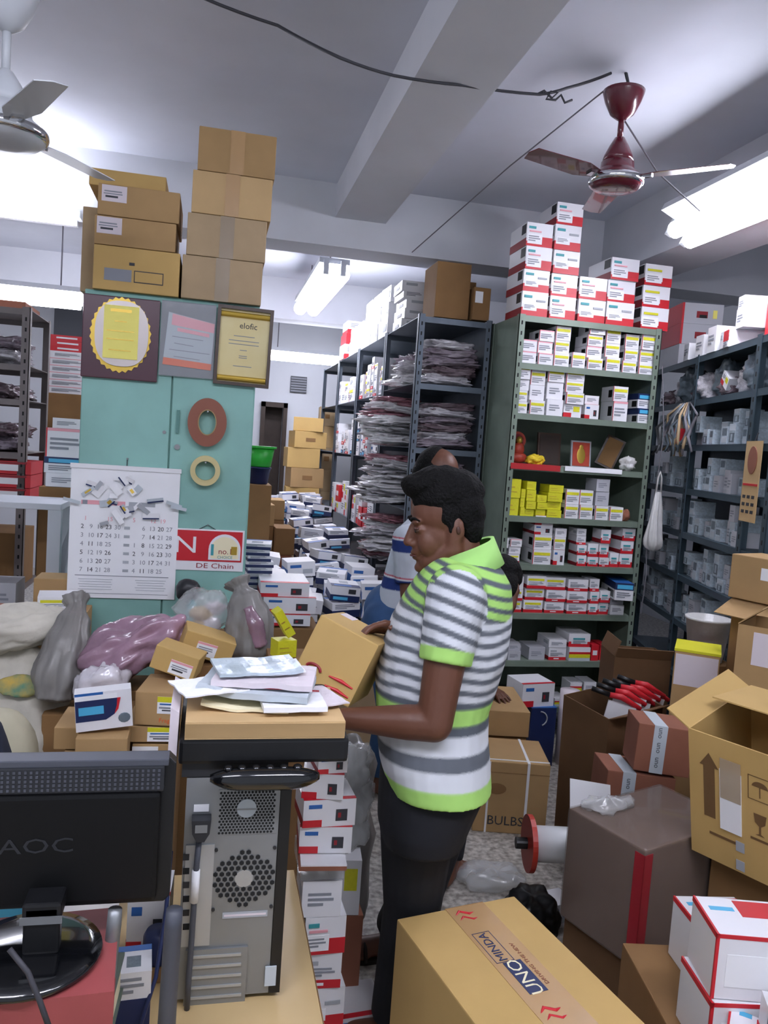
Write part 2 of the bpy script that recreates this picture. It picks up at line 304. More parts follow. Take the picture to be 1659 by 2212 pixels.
# unit packs: x,y in -.5...5, z 0..1; rects on faces F(ront) L(eft side) T(op) as u0,v0,u1,v1
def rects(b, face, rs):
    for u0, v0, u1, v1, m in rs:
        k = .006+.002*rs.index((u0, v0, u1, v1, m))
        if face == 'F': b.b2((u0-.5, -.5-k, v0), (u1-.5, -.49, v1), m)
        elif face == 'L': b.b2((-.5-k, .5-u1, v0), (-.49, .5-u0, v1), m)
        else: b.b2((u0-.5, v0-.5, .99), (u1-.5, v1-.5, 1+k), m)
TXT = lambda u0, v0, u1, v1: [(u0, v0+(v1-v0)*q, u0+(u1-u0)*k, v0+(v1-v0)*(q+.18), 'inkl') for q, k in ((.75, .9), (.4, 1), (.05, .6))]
STY = {
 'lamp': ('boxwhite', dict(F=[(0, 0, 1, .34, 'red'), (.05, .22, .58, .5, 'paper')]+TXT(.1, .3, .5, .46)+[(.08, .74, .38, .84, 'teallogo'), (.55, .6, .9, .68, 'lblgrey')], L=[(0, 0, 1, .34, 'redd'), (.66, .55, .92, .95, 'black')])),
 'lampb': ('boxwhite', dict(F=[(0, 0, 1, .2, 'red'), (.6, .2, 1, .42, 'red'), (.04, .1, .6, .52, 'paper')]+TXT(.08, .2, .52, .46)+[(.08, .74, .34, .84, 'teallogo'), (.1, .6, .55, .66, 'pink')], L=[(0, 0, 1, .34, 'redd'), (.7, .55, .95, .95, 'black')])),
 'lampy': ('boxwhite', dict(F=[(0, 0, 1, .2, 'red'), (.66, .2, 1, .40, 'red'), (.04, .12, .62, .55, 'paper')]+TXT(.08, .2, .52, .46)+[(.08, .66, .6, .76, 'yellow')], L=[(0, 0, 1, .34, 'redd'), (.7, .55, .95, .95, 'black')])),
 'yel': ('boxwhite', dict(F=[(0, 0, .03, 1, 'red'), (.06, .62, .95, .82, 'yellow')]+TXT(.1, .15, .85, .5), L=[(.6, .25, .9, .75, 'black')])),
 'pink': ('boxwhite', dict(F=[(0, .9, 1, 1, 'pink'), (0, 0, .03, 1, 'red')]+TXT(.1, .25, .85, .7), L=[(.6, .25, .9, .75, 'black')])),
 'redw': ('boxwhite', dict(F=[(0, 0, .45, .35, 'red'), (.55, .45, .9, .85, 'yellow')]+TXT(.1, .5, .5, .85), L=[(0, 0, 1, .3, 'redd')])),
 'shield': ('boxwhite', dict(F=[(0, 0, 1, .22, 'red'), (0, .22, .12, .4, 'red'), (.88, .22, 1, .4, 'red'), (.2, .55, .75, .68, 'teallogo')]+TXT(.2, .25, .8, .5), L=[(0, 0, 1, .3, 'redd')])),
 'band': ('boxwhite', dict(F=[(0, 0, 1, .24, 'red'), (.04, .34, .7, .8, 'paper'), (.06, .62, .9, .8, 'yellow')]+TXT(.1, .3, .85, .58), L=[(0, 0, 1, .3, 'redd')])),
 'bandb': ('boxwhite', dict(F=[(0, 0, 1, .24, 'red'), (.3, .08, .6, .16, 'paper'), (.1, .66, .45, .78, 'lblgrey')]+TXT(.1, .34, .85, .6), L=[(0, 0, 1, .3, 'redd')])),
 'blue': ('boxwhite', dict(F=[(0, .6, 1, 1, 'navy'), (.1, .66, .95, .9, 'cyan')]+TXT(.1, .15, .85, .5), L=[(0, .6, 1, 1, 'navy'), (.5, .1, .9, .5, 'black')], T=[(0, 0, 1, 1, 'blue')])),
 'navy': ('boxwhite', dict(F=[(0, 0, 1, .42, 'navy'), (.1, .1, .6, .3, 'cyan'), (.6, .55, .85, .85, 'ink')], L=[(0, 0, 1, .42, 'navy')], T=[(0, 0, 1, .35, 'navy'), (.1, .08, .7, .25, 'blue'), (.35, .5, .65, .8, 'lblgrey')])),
 'navyb': ('boxwhite', dict(F=[(0, 0, 1, .5, 'navy')]+TXT(.1, .6, .8, .92), L=[(0, 0, 1, .5, 'navy')], T=[(.3, .2, .7, .6, 'silverd'), (0, .8, 1, 1, 'blue')])),
 'yellow': ('yellow', dict(F=[(.1, .55, .6, .6, 'gold'), (.1, .3, .75, .34, 'gold')])),
 'yband': ('boxwhite', dict(F=[(0, 0, 1, .22, 'paperg'), (0, .22, 1, .5, 'yellow'), (0, .5, 1, .66, 'red')])),
 'white': ('boxwhite', dict(F=TXT(.15, .3, .8, .7), L=[(.55, .3, .9, .7, 'lblgrey')])),
 'grey': ('boxside', dict(F=TXT(.15, .3, .8, .7))),
 'red': ('red', dict(F=[(.2, .35, .8, .65, 'white')])),
 'redl': ('red', dict(F=[(.55, .25, .85, .75, 'paper'), (.05, .8, .95, .95, 'redd')])),
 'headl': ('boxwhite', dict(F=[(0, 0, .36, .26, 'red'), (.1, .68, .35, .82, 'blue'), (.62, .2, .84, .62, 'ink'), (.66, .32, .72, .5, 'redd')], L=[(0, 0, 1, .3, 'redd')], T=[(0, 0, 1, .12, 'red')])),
 'long': ('boxwhite', dict(F=[(.45, .35, 1, .95, 'red'), (.08, .55, .3, .8, 'lblgrey')]+TXT(.5, .02, .9, .3), L=[(.3, .3, .7, .6, 'paper')], T=[])),
 'longo': ('boxwhite', dict(F=[(.35, .3, 1, .95, 'orange')]+TXT(.05, .3, .3, .9), L=[])),
 'lens': ('boxside', dict(F=[(.35, .3, .62, .62, 'redd'), (.42, .3, .6, .45, 'black'), (.75, .3, .85, .7, 'yellowl'), (0, 0, .04, 1, 'red')], L=[(0, 0, 1, 1, 'red')])),
 'silver': ('silver', dict(F=[(.1, .66, .9, .95, 'paperg'), (.12, .1, .88, .55, 'silverd'), (.35, .16, .6, .5, 'silver')], L=[])),
 'silverb': ('silver', dict(F=[(.1, .08, .9, .4, 'paperg'), (.15, .5, .85, .9, 'silverd')], L=[])),
 'bluew': ('boxwhite', dict(F=[(.1, .6, .5, .8, 'blue'), (.55, .2, .9, .5, 'lblgrey')], L=[(0, 0, 1, .5, 'blue')], T=[])),
}
_pm = {}
NAMES = dict(lamp='lamp_carton', lampb='lamp_carton', lampy='lamp_carton', yel='bulb_box', pink='bulb_box', band='parts_box', bandb='parts_box', shield='parts_box', redw='parts_box', navy='headlamp_box', navyb='headlamp_box', headl='headlamp_box', white='plain_box', grey='plain_box')
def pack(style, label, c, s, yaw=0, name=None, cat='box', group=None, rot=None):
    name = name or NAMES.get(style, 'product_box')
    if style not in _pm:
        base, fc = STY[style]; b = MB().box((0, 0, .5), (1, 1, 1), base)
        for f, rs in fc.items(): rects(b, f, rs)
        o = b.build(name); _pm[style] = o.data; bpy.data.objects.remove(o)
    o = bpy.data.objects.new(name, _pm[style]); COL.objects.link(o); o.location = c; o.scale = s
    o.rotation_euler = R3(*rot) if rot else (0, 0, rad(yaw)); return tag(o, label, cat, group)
PH = {'lamp': 'white carton with red base band', 'lampb': 'white carton with stepped red base', 'lampy': 'white carton, yellow line, red base', 'yel': 'white box with yellow stripe', 'pink': 'pink edged white box',
      'redw': 'red cornered white box', 'shield': 'red stepped white box', 'band': 'yellow and red striped box', 'bandb': 'red footed white box', 'blue': 'blue topped white box',
      'yellow': 'plain yellow box', 'yband': 'yellow and red banded box', 'white': 'plain white box', 'grey': 'dim grey box', 'red': 'red box', 'headl': 'white box with lamp picture', 'silver': 'silvery blister pack',
      'silverb': 'silvery blister pack with low label', 'navy': 'white and navy box', 'bluew': 'white and blue box', 'lens': 'box with red lamp picture', 'redl': 'red box with white patch', 'long': 'long red panelled box'}

# ------------------------------------------------------------------ teal cupboard and what stands or hangs on it
CT = 2.28
cup = thing('steel_cupboard', 'tall teal painted steel cupboard with plaques and calendar hung on its doors', 'cupboard', (-.185, 3.82, 0))
MB().b2((-.365, -.19, .05), (.365, .19, CT), 'teal').b2((-.34, -.17, 0), (.34, .17, .05), 'tealdark').build('body', cup, bevel=.004)
for x0, x1 in ((-.36, .005), (.012, .36)):
    dr = MB().b2((x0, -.208, .09), (x1, -.191, CT-.03), 'teal').build('door', cup, bevel=.003)
    if x0 > 0: MB().b2((x0+.022, -.222, 1.70), (x0+.034, -.208, 1.80), 'tealdark').cyl((x0+.03, -.218, 1.64), (x0+.03, -.208, 1.64), .012, 'steel', n=12).build('handle', dr)
    else: MB().cyl((x1-.02, -.212, 1.70), (x1-.02, -.208, 1.70), .008, 'steel', n=10).build('keyhole', dr)
FRY = 3.82-.208   # front of the doors
brown = 'cartons stacked on the cupboard'
def stackbox(label, x0, x1, z0, z1, dy=0, depth=.34, **k): return carton('carton', label, ((x0+x1)/2, 3.6+dy+depth/2, z0), (x1-x0, depth, z1-z0), group=brown, **k)
a = stackbox('tan carton printed with two dark name panels, lowest of the shorter stack', -.518, -.168, CT, 2.462, m='cardy')
S = (.35, .34, .182)
for i, (x0, x1, m) in enumerate(((-.13, -.02, 'slate'), (-.01, .11, 'card'))):
    fdecal(a, 'name_panel', S, (x0+x1)/2, .065, x1-x0, .05, 'inkl' if i == 0 else 'ink', extra=[] if i == 0 else [(0, 0, .94, .84, 'cardy')])
ftext(a, S, 'UNO', .046, -.075, .065, 'cardy', squash=1.05); ftext(a, S, 'MINDA', .036, .05, .065, 'ink'); fdecal(a, 'emblem', S, -.02, .115, .022, .012, 'ink')
stackbox('tan carton with white sticker, second up in the shorter stack', -.519, -.19, 2.464, 2.582, m='card', sticks=[(-.105, .079, .10, .068, 'paperpink', 'F', .0012, None, LINES)])
stackbox('tan carton with white sticker, third up in the shorter stack', -.510, -.18, 2.584, 2.712, m='card', sticks=[(-.10, .09, .10, .066, 'paperpink', 'F', .0012, None, LINES)])
stackbox('flat tan carton, topmost of the shorter stack', -.555, -.243, 2.714, 2.784, .05, m='cardy')
stackbox('brown carton in a gap behind the shorter stack', -.585, -.525, CT+.002, 2.64, .12, .25, m='cardp')
nm = ['lowest of', 'second up in', 'third up in', 'topmost of']
for i, (x0, x1, z1, m) in enumerate(((-.158, .182, 2.462, 'cardp'), (-.145, .190, 2.640, 'cardp'), (-.132, .204, 2.818, 'kraft'), (-.115, .211, 3.0, 'card'))):
    stackbox(f'brown carton with centre tape, {nm[i]} the taller stack', x0, x1, CT if i == 0 else (2.464, 2.642, 2.820)[i-1], z1, .0, .34, m=m, tape='F' if i else 'F', tm='tapeclear' if i < 2 else 'tape')

# plaques: hang flat against the doors
y = FRY-.001
pl = thing('award_plaque', 'maroon wooden plaque with silver shield and yellow plate, hung on the teal cupboard', 'plaque', (-.395, y, 1.91))
MB().b2((-.155, -.022, 0), (.155, 0, .345), 'maroon').build('board', pl, bevel=.004)
def oval(cx, cz, rx, rz, y0, y1, m, n=36, mb=None, sc=0, p=2.4):
    pts = []
    for k in range(n):
        t = 2*math.pi*k/n; f = 1+sc*(k % 2); c, s_ = math.cos(t), math.sin(t); q = (abs(c)**p+abs(s_)**p)**(-1/p)
        pts.append((cx+rx*f*c*q, cz+rz*f*s_*q))
    return (mb or MB()).prism(pts, y0, y1, m)
oval(.0, .185, .118, .150, -.027, -.0225, 'gold', 60, sc=.06, p=2).build('gold_wreath', pl)
oval(.005, .190, .108, .136, -.035, -.0275, 'plqsilver', 48, p=2.6).build('shield', pl)
MB().b2((-.068, -.038, .085), (.072, -.0355, .305), 'yellowl').box((0, -.0385, .285), (.085, .001, .012), 'gold').box((0, -.0385, .24), (.05, .001, .004), 'gold').box((0, -.0385, .20), (.11, .001, .004), 'gold').box((0, -.0385, .165), (.11, .001, .004), 'gold').box((0, -.0385, .12), (.09, .001, .004), 'gold').build('plate', pl)
ac = thing('award_certificate', 'grey plastic-wrapped certificate with red heading and orange foot, between plaque and gold certificate', 'certificate', (-.115, y-.0, 1.945))
MB().b2((-.118, -.018, 0), (.108, -.001, .315), 'plqgrey').build('backing', ac)
b = MB().prism([(-.105, .045), (.098, .035), (.105, .235), (-.088, .268)], -.022, -.0185, 'paperg')
b.prism([(-.105, .045), (.098, .035), (.099, .062), (-.103, .075)], -.0232, -.0222, 'orange').prism([(-.075, .215), (.104, .195), (.105, .234), (-.072, .262)], -.0232, -.0222, 'pink').prism([(-.05, .19), (.085, .175), (.085, .190), (-.05, .205)], -.0232, -.0222, 'pink')
for q, (x0, x1) in enumerate(((-.07, .06), (-.06, .02), (-.08, .09), (-.06, .05))): b.prism([(x0, .165-.028*q), (x1, .158-.028*q), (x1, .161-.028*q), (x0, .168-.028*q)], -.0232, -.0222, 'inkl')
b.build('paper', ac); MB().b2((-.12, -.026, -.004), (.11, -.025, .31), 'film').build('plastic_wrap', ac)
fc = thing('framed_certificate', 'brown framed gold scroll certificate hung at the teal cupboard edge', 'certificate', (.115, y, 1.925), (0, rad(1.0), 0))
b = MB()
for lo, hi in (((-.12, -.03, 0), (.12, 0, .014)), ((-.12, -.03, .326), (.12, 0, .34)), ((-.12, -.03, .014), (-.106, 0, .326)), ((.106, -.03, .014), (.12, 0, .326))): b.b2(lo, hi, 'frame')
b.build('frame', fc); MB().b2((-.106, -.012, .014), (.106, -.004, .326), 'scroll').build('scroll_sheet', fc)
for z in (.03, .305): MB().cyl((-.104, -.016, z), (.104, -.016, z), .012, 'gold', n=12).build('scroll_roll', fc)
MB().text('elofic', .036, 'ink', T(.015, -.0125, .26)).build('lettering', fc)
b = MB()
for z, wd in ((.215, .09), (.195, .13), (.18, .13), (.155, .03), (.13, .035), (.122, .035), (.085, .08)): b.box((0, -.0125, z), (wd, .001, .003), 'inkl')
b.build('printed_lines', fc)

# tape rolls hung on the door
def ring(name, label, cx, cz, rx, rz, ix, iz, d, m, mc):
    t = thing(name, label, 'tape roll', (cx, y, cz)); n = 40; b = MB(); vs = []; fs = []
    for k in range(n):
        c, s_ = math.cos(2*math.pi*k/n), math.sin(2*math.pi*k/n)
        vs += [(rx*c, 0, rz*s_), (rx*c, -d, rz*s_), (ix*c, -d, iz*s_), (ix*c, 0, iz*s_)]
    for k in range(n):
        a0, a1 = 4*k, 4*((k+1) % n); fs += [(a0+i, a0+(i+1) % 4, a1+(i+1) % 4, a1+i) for i in range(4)]
    b.add(vs, fs, m); b.build('tape', t); vs = [v for k in range(n) for v in ((ix*math.cos(2*math.pi*k/n), .0, iz*math.sin(2*math.pi*k/n)), (ix*math.cos(2*math.pi*k/n), -d-.002, iz*math.sin(2*math.pi*k/n)), ((ix-.004)*math.cos(2*math.pi*k/n), -d-.002, (iz-.004)*math.sin(2*math.pi*k/n)), ((ix-.004)*math.cos(2*math.pi*k/n), 0, (iz-.004)*math.sin(2*math.pi*k/n)))]
    MB().add(vs, fs, mc).build('cardboard_core', t)
    MB().cyl((0, .001, iz-.012), (0, -d-.012, iz-.009), .004, 'steel', n=8).build('nail', t)
ring('tape_roll', 'large brown tape roll hung on the teal door above the cream one', -.02, 1.755, .083, .105, .040, .056, .045, 'tapebrown', 'cardcore')
ring('tape_roll', 'small cream tape roll hung on the teal door under the brown one', -.018, 1.545, .064, .066, .047, .046, .045, 'tapecream', 'tapecream')

# calendar
cl = thing('wall_calendar', 'white paper wall calendar with papers pinned over it, hung on the teal cupboard', 'calendar', (-.348, FRY-.004, .965))
W2, HH = .225, .575
MB().b2((-W2, -.006, 0), (W2, 0, HH), 'paper').b2((-W2-.004, -.012, HH-.015), (W2+.004, 0, HH+.004), 'white').build('sheet', cl)
MB().tube([(0, -.003, HH), (0, -.004, HH+.035)], .002, 'ink', 6).cyl((0, .003, HH+.035), (0, -.01, HH+.035), .004, 'steel', n=8).build('hook', cl)
b = MB(); X0 = lambda x, z: T(x, -.0062, z)
colsL = [['2', '3', '4', '5', '6', '7'], ['9', '10', '11', '12', '13', '14'], ['16', '17', '18', '19', '20', '21'], ['23', '24', '25', '26', '27', '28'], ['30', '31', '', '', '', '']]
colsR = [['', '', '1', '2', '3', '4'], ['6', '7', '8', '9', '10', '11'], ['13', '14', '15', '16', '17', '18'], ['20', '21', '22', '23', '24', '25'], ['27', '28', '29', '30', '31', '']]
for cs, x0 in ((colsL, -.172), (colsR, .045)):
    for i, cc in enumerate(cs):
        for j, q in enumerate(cc):
            if q: b.text(q, .027, 'inkl' if (i+j) % 3 else 'ink', X0(x0+i*.036, .310-j*.0375))
for j in range(6): b.box((.012, -.0068, .310-j*.0375), (.024, .001, .012), 'lblgrey')
b.box((0, -.0068, .098), (.39, .001, .003), 'inkl').box((0, -.0068, .02), (.39, .001, .002), 'inkl')
for q in range(5): b.box((-.11, -.0068, .082-.011*q), (.14-.01*(q % 2), .001, .002), 'lblgrey').box((.12, -.0068, .082-.011*q), (.13-.01*(q % 3), .001, .002), 'lblgrey')
for x, z in ((-.16, .345), (-.06, .345), (.04, .345), (.12, .345), (.16, .345)): b.text({-.16: '1', -.06: '15', .04: '5', .12: '12', .16: '19'}[x], .026, 'pink', X0(x, z))
b.box((-.09, -.0068, .415), (.18, .001, .018), 'pink').box((-.165, -.0069, .415), (.02, .001, .018), 'inkl').box((.07, -.0069, .415), (.11, .001, .018), 'lblgrey')
b.build('printing', cl)
for k in range(26):
    x, z = (random.uniform(-.16, .17), random.uniform(.40, .535)) if k < 18 else (random.uniform(-.1, .12), random.uniform(.32, .40)); a0 = random.uniform(-1, 1)
    X = T(x, -.012-.0008*k, z, random.uniform(-.1, .1), random.uniform(-.25, .25), a0)
    wd, hh = random.uniform(.03, .07), random.uniform(.014, .04)
    b = MB().b2((-wd/2, -.0008, -hh/2), (wd/2, .0008, hh/2), random.choice(['paper', 'paperg', 'white', 'paper', 'lblgrey']), X)
    if k % 3 == 0: b.b2((-wd/2, -.0016, -hh/2), (wd/2, .0, -hh/2+.006), 'navy', X)
    if k % 7 == 3: b.b2((-wd/4, -.0016, -hh/4), (wd/4, .0, hh/4), 'gold', X)
    b.build('pinned_slip', cl)
for k, (x, z, a0) in enumerate(((.205, .425, .3), (.225, .41, .2), (-.215, .42, .25))): MB().b2((-.035, -.001, -.007), (.035, .001, .007), 'paperg', T(x, -.03-.002*k, z, .2, 0, a0)).build('pinned_slip', cl)

# sign
sg = thing('enamel_sign', 'red and white metal advertising sign with a no.1 arch, beside the calendar', 'sign', (.0, FRY-.002, 1.10))
MB().b2((-.15, -.004, 0), (.168, -.001, .185), 'white').b2((-.146, -.006, .042), (.160, -.004, .178), 'red').build('plate', sg)
pts = [(.052+.070*math.cos(q), .098+.068*math.sin(q)) for q in [math.pi*k/14 for k in range(15)]]+[(-.018, .05), (.122, .05)]
b = MB().prism([(.084+(p[0]-.052)*1.0, p[1]) for p in pts], -.008, -.006, 'white')
b.prism([(.084+.06*math.cos(math.pi*k/14), .098+.056*math.sin(math.pi*k/14)) for k in range(15)]+[(.024, .056), (.144, .056)], -.0086, -.0076, 'paperc')
b.text('no.1', .036, 'redd', T(.088, -.0087, .088)).b2((.112, -.0095, .075), (.138, -.0086, .112), 'gold').b2((.024, -.0095, .07), (.036, -.0086, .12), 'teallogo').text('CHOICE', .018, 'teallogo', T(.086, -.0087, .062))
b.text('DE Chain', .032, 'redd', T(.045, -.0045, .021), 1.35).text('N', .105, 'white', T(-.085, -.0062, .11), 1.3)
b.build('printing', sg)
MB().tube([(-.03, -.003, .185), (.005, -.006, .205), (.04, -.003, .185)], .0015, 'ink', 6).build('hanging_wire', sg)
MB().cyl((.005, .001, .205), (.005, -.010, .205), .003, 'steel', n=6).build('nail', sg)

# ------------------------------------------------------------------ ceiling fans and wires
def fan(label, c, zc, R, m, mrim, ang):
    t = thing('ceiling_fan', label, 'ceiling fan', c, group='ceiling fans')   # c: underside centre of the motor
    h = zc-c[2]
    MB().lathe([(R*.45, -.018), (R*.8, -.012), (R*.97, .006), (R, .022), (R*.97, .034), (R*.68, .062), (R*.62, .072), (R*.6, .098)], m, 36).build('motor', t, smooth=True)
    MB().lathe([(R*.965, .003), (R*1.015, .012), (R*1.02, .026), (R*.985, .034)], mrim, 36).build('trim_ring', t, smooth=True)
    MB().lathe([(R*.58, .098), (R*.52, .125), (R*.36, .165), (.022, .20), (.014, .205)], m, 28).build('lower_canopy', t, smooth=True)
    MB().cyl((0, 0, .19), (0, 0, h-.09), .013, m, n=14).build('down_rod', t, smooth=True)
    MB().lathe([(.016, h-.11), (.05, h-.085), (.075, h-.035), (.085, h-.005), (.088, h+.008), (.03, h+.014)], m, 28).build('upper_canopy', t, smooth=True)
    MB().tube([(0, 0, h), (0, 0, h+.03), (.014, 0, h+.05), (.008, 0, H-c[2]-.02), (0, 0, H-c[2]+.002)], .007, 'dkgrey', 8).build('ceiling_hook', t)
    for k in range(3):
        X = Matrix.Rotation(rad(ang+120*k), 4, 'Z') @ Matrix.Rotation(rad(9), 4, 'X')
        bl = MB().add([(R*.8+.02, -.03, .030), (R*.8+.10, -.055, .03), (.46, -.045, .03), (.475, 0, .03), (.46, .045, .03), (R*.8+.10, .055, .03), (R*.8+.02, .03, .03)]+[(R*.8+.02, -.03, .033), (R*.8+.10, -.055, .033), (.46, -.045, .033), (.475, 0, .033), (.46, .045, .033), (R*.8+.10, .055, .033), (R*.8+.02, .03, .033)],
            [tuple(range(6, -1, -1)), tuple(range(7, 14))]+[(i, (i+1) % 7, (i+1) % 7+7, i+7) for i in range(7)], m, X).build('blade', t)
        MB().b2((R*.6, -.016, .022), (R*.8+.06, .016, .030), mrim, X).build('blade_arm', bl)
    return t
p = AY(1329, 408, 3.25)
fan('maroon ceiling fan with shiny rim hanging by the beam tube light', (p.x, p.y, p.z+.01), 3.265, .115, 'fanred', 'chrome', 77)
p = AY(8, 300, 2.75)
fan('white ceiling fan hanging above the teal cupboard side of the shop', (p.x, p.y, p.z), 2.99, .128, 'fanwhite', 'chrome', 58)
def cable(name, label, pts, r, m, sag=0, n=8):
    out = []
    for i in range(len(pts)-1):
        a, b_ = Vector(pts[i]), Vector(pts[i+1])
        for k in range(n): t_ = k/n; q = a.lerp(b_, t_); q.z -= sag*4*t_*(1-t_); out.append(q)
    out.append(Vector(pts[-1])); return tag(MB().tube(out, r, m, 6).build(name, smooth=True), label, 'cable')
c1 = cable('ceiling_cable', 'thick twisted grey cable swagged under the ceiling towards the maroon fan', [AZ(430, -8, 3.33), AZ(600, 55, 3.30), AY(735, 125, 3.0), AY(850, 163, 3.1), AY(1000, 184, 3.15), AY(1165, 204, 3.2), AY(1225, 190, 3.22), AY(1320, 158, 3.25)], .006, 'cable', .004, 4)
lp = [AY(1160, 204, 3.2), AY(1175, 196, 3.2), AY(1192, 212, 3.2), AY(1205, 200, 3.2), AY(1190, 198, 3.2), AY(1180, 214, 3.2), AY(1200, 216, 3.2), AY(1212, 205, 3.21), AY(1220, 222, 3.21), AY(1236, 216, 3.21)]
MB().tube([q for q in lp], .005, 'cable', 6).build('cable_knot', c1, smooth=True)
cable('thin_wire', 'thin wire running from the maroon fan down to the cross beam over the aisle', [AY(1310, 192, 3.26), AY(1100, 360, 4.1), AY(890, 545, 5.18)], .0035, 'cablel')
cable('thin_wire', 'thin wire running from the maroon fan towards the beam tube light', [AY(1350, 262, 3.26), AY(1420, 372, 3.25), AY(1512, 456, 3.3)], .0035, 'cablel')

# ------------------------------------------------------------------ racks
def rack(label, loc, yaw, wd, dp, levels, m, panels='', lip=.035, post=.038, top=None, name='steel_rack', xs=None):
    """front edge along local x from 0..wd at y=0, depth +y; levels = tops of the shelf plates"""
    t = thing(name, label, 'shelf rack', loc, (0, 0, rad(yaw))); top = top or max(levels); e = post
    for x in (xs or (0, wd)):
        for y0 in (0, dp):
            sx = 1 if x < wd else -1; sy = 1 if y0 == 0 else -1
            b = MB().b2((x, y0, 0), (x+sx*e, y0+sy*.004, top), m).b2((x, y0, 0), (x+sx*.004, y0+sy*e, top), m)
            if y0 == 0:
                z = .06
                while z < top-.04: b.b2((x+sx*(e*.4), -.001, z), (x+sx*(e*.62), 0, z+.022), 'hole'); z += .06
            b.build('post', t)
    for z in levels:
        MB().b2((.004, .004, z-.004), (wd-.004, dp-.004, z), m).b2((.002, .0045, z-lip), (wd-.002, .008, z-.004), m).b2((.002, dp-.008, z-lip), (wd-.002, dp-.0045, z-.004), m).build('shelf', t)
    if 'L' in panels: MB().b2((.0045, .005, .03), (.008, dp-.005, top-.006), m).build('side_panel', t)
    if 'R' in panels: MB().b2((wd-.008, .005, .03), (wd-.0045, dp-.005, top-.006), m).build('side_panel', t)
    if 'B' in panels: MB().b2((.005, dp-.012, .03), (wd-.005, dp-.009, top-.006), m).build('back_panel', t)
    return t
RX, RY, RW = 1.69, 4.40, .91
LV = [.20, .485, .775, 1.07, 1.355, 1.66, 1.955, 2.245, 2.515]
rack('green steel rack facing the counter, full of small boxes', (RX, RY, 0), 0, RW, .46, LV, 'rackgreen', 'LRB', top=2.52)
SHN = {8: 'top', 7: 'top shelf', 6: 'second shelf', 5: 'third shelf', 4: 'fourth shelf', 3: 'fifth shelf', 2: 'sixth shelf', 1: 'seventh shelf', 0: 'bottom shelf'}
def cols(crop, lv, ypx, data, depth, gname, x0px=1059, k=.3617, where='green rack'):
    """data: (cx0, cx1, [(height, style)...]) in crop pixels; stacks snap to the shelf"""
    gx = lambda cx: AY(x0px+k*cx, ypx, RY).x
    ux = (gx(1000)-gx(0))/1000; last = RX+.012
    for ci, (c0, c1, st) in enumerate(data):
        a, b = max(gx(c0), last+.002), min(gx(c1), RX+RW-.012 if lv < 8 else 9); z = LV[lv]+.0005; wd = max(b-a-.003, .02); last = max(last, b)
        for i, (hh, sty) in enumerate(st):
            h = hh*ux*1.0; yaw = random.uniform(-2.2, 2.2); dx = random.uniform(-.004, .004) if i else 0
            d = min(depth, max(wd*1.6, .12)); yo = random.uniform(.018, .04)
            lab = f'{PH[sty]}, {"lowest" if i == 0 else ORD[i]+" up"} in {ORD[ci]} column from aisle, {where} {SHN[lv]}'
            if len(st) == 1: lab = f'{PH[sty]}, alone in {ORD[ci]} column from aisle, {where} {SHN[lv]}'
            pack(sty, lab, (a+wd/2+dx, RY+yo+d/2, z), (wd*.97, d, h-.0015), yaw if wd < .13 else yaw*.4, group=f'boxes on the {SHN[lv]} of the {where}')
            z += h
    return
Y_, P_, B_ = 'yel', 'pink', 'band'
cols(5, 7, 800, [(175, 278, [(66, P_), (64, P_)]), (288, 383, [(66, P_), (64, P_), (62, P_)]), (385, 480, [(74, Y_), (70, Y_), (78, Y_)]), (494, 578, [(88, Y_)]),
                 (582, 680, [(66, Y_), (66, P_), (64, Y_), (62, Y_)]), (692, 784, [(80, Y_), (78, Y_), (88, Y_)]), (805, 893, [(70, Y_), (68, Y_), (82, Y_)]), (898, 993, [(62, Y_), (78, Y_), (86, Y_)])], .2, 'x')
cols(5, 6, 907, [(132, 232, [(64, Y_), (62, Y_), (60, 'white'), (84, Y_)]), (240, 332, [(78, Y_), (84, 'white'), (82, Y_)]), (338, 440, [(92, 'white'), (94, 'white'), (74, Y_)]), (444, 558, [(74, 'redw'), (64, Y_), (64, Y_), (56, Y_)]),
                 (572, 660, [(82, 'headl'), (50, 'white')]), (738, 830, [(112, 'pink'), (84, Y_)]), (888, 985, [(84, 'blue'), (84, 'blue')])], .2, 'x')
cols(8, 4, 1123, [(72, 180, [(96, 'yellow'), (104, 'yellow')]), (184, 212, [(48, 'yellow'), (50, 'yellow'), (50, 'yellow')]), (216, 276, [(40, 'yellow'), (44, 'yellow'), (62, 'yellow'), (46, 'yellow')]), (280, 342, [(42, 'yellow'), (38, 'yellow'), (40, 'yellow')]), (346, 436, [(42, 'yellow'), (46, 'yellow'), (50, 'yellow'), (42, 'yellow')]),
                  (450, 534, [(80, Y_), (82, Y_)]), (540, 624, [(80, Y_), (82, Y_)]), (630, 714, [(80, Y_), (80, 'grey'), (70, 'grey')]), (720, 804, [(78, Y_)])], .2, 'x')
cols(8, 3, 1225, [(42, 108, [(40, 'white'), (42, 'grey'), (56, 'white')]), (112, 186, [(52, 'band'), (40, 'white'), (42, 'pink')]), (258, 372, [(82, Y_), (82, Y_), (54, 'headl'), (52, 'headl')]), (380, 452, [(86, 'headl'), (70, Y_), (48, 'white')]), (520, 580, [(62, 'shield'), (56, 'shield'), (50, 'bandb'), (40, 'white')]),
                  (588, 654, [(54, 'shield'), (74, 'shield')]), (658, 720, [(52, 'bandb'), (80, 'shield'), (78, 'shield')]), (724, 782, [(80, 'shield')]), (786, 868, [(78, 'shield'), (74, 'shield'), (72, 'shield')])], .2, 'x')
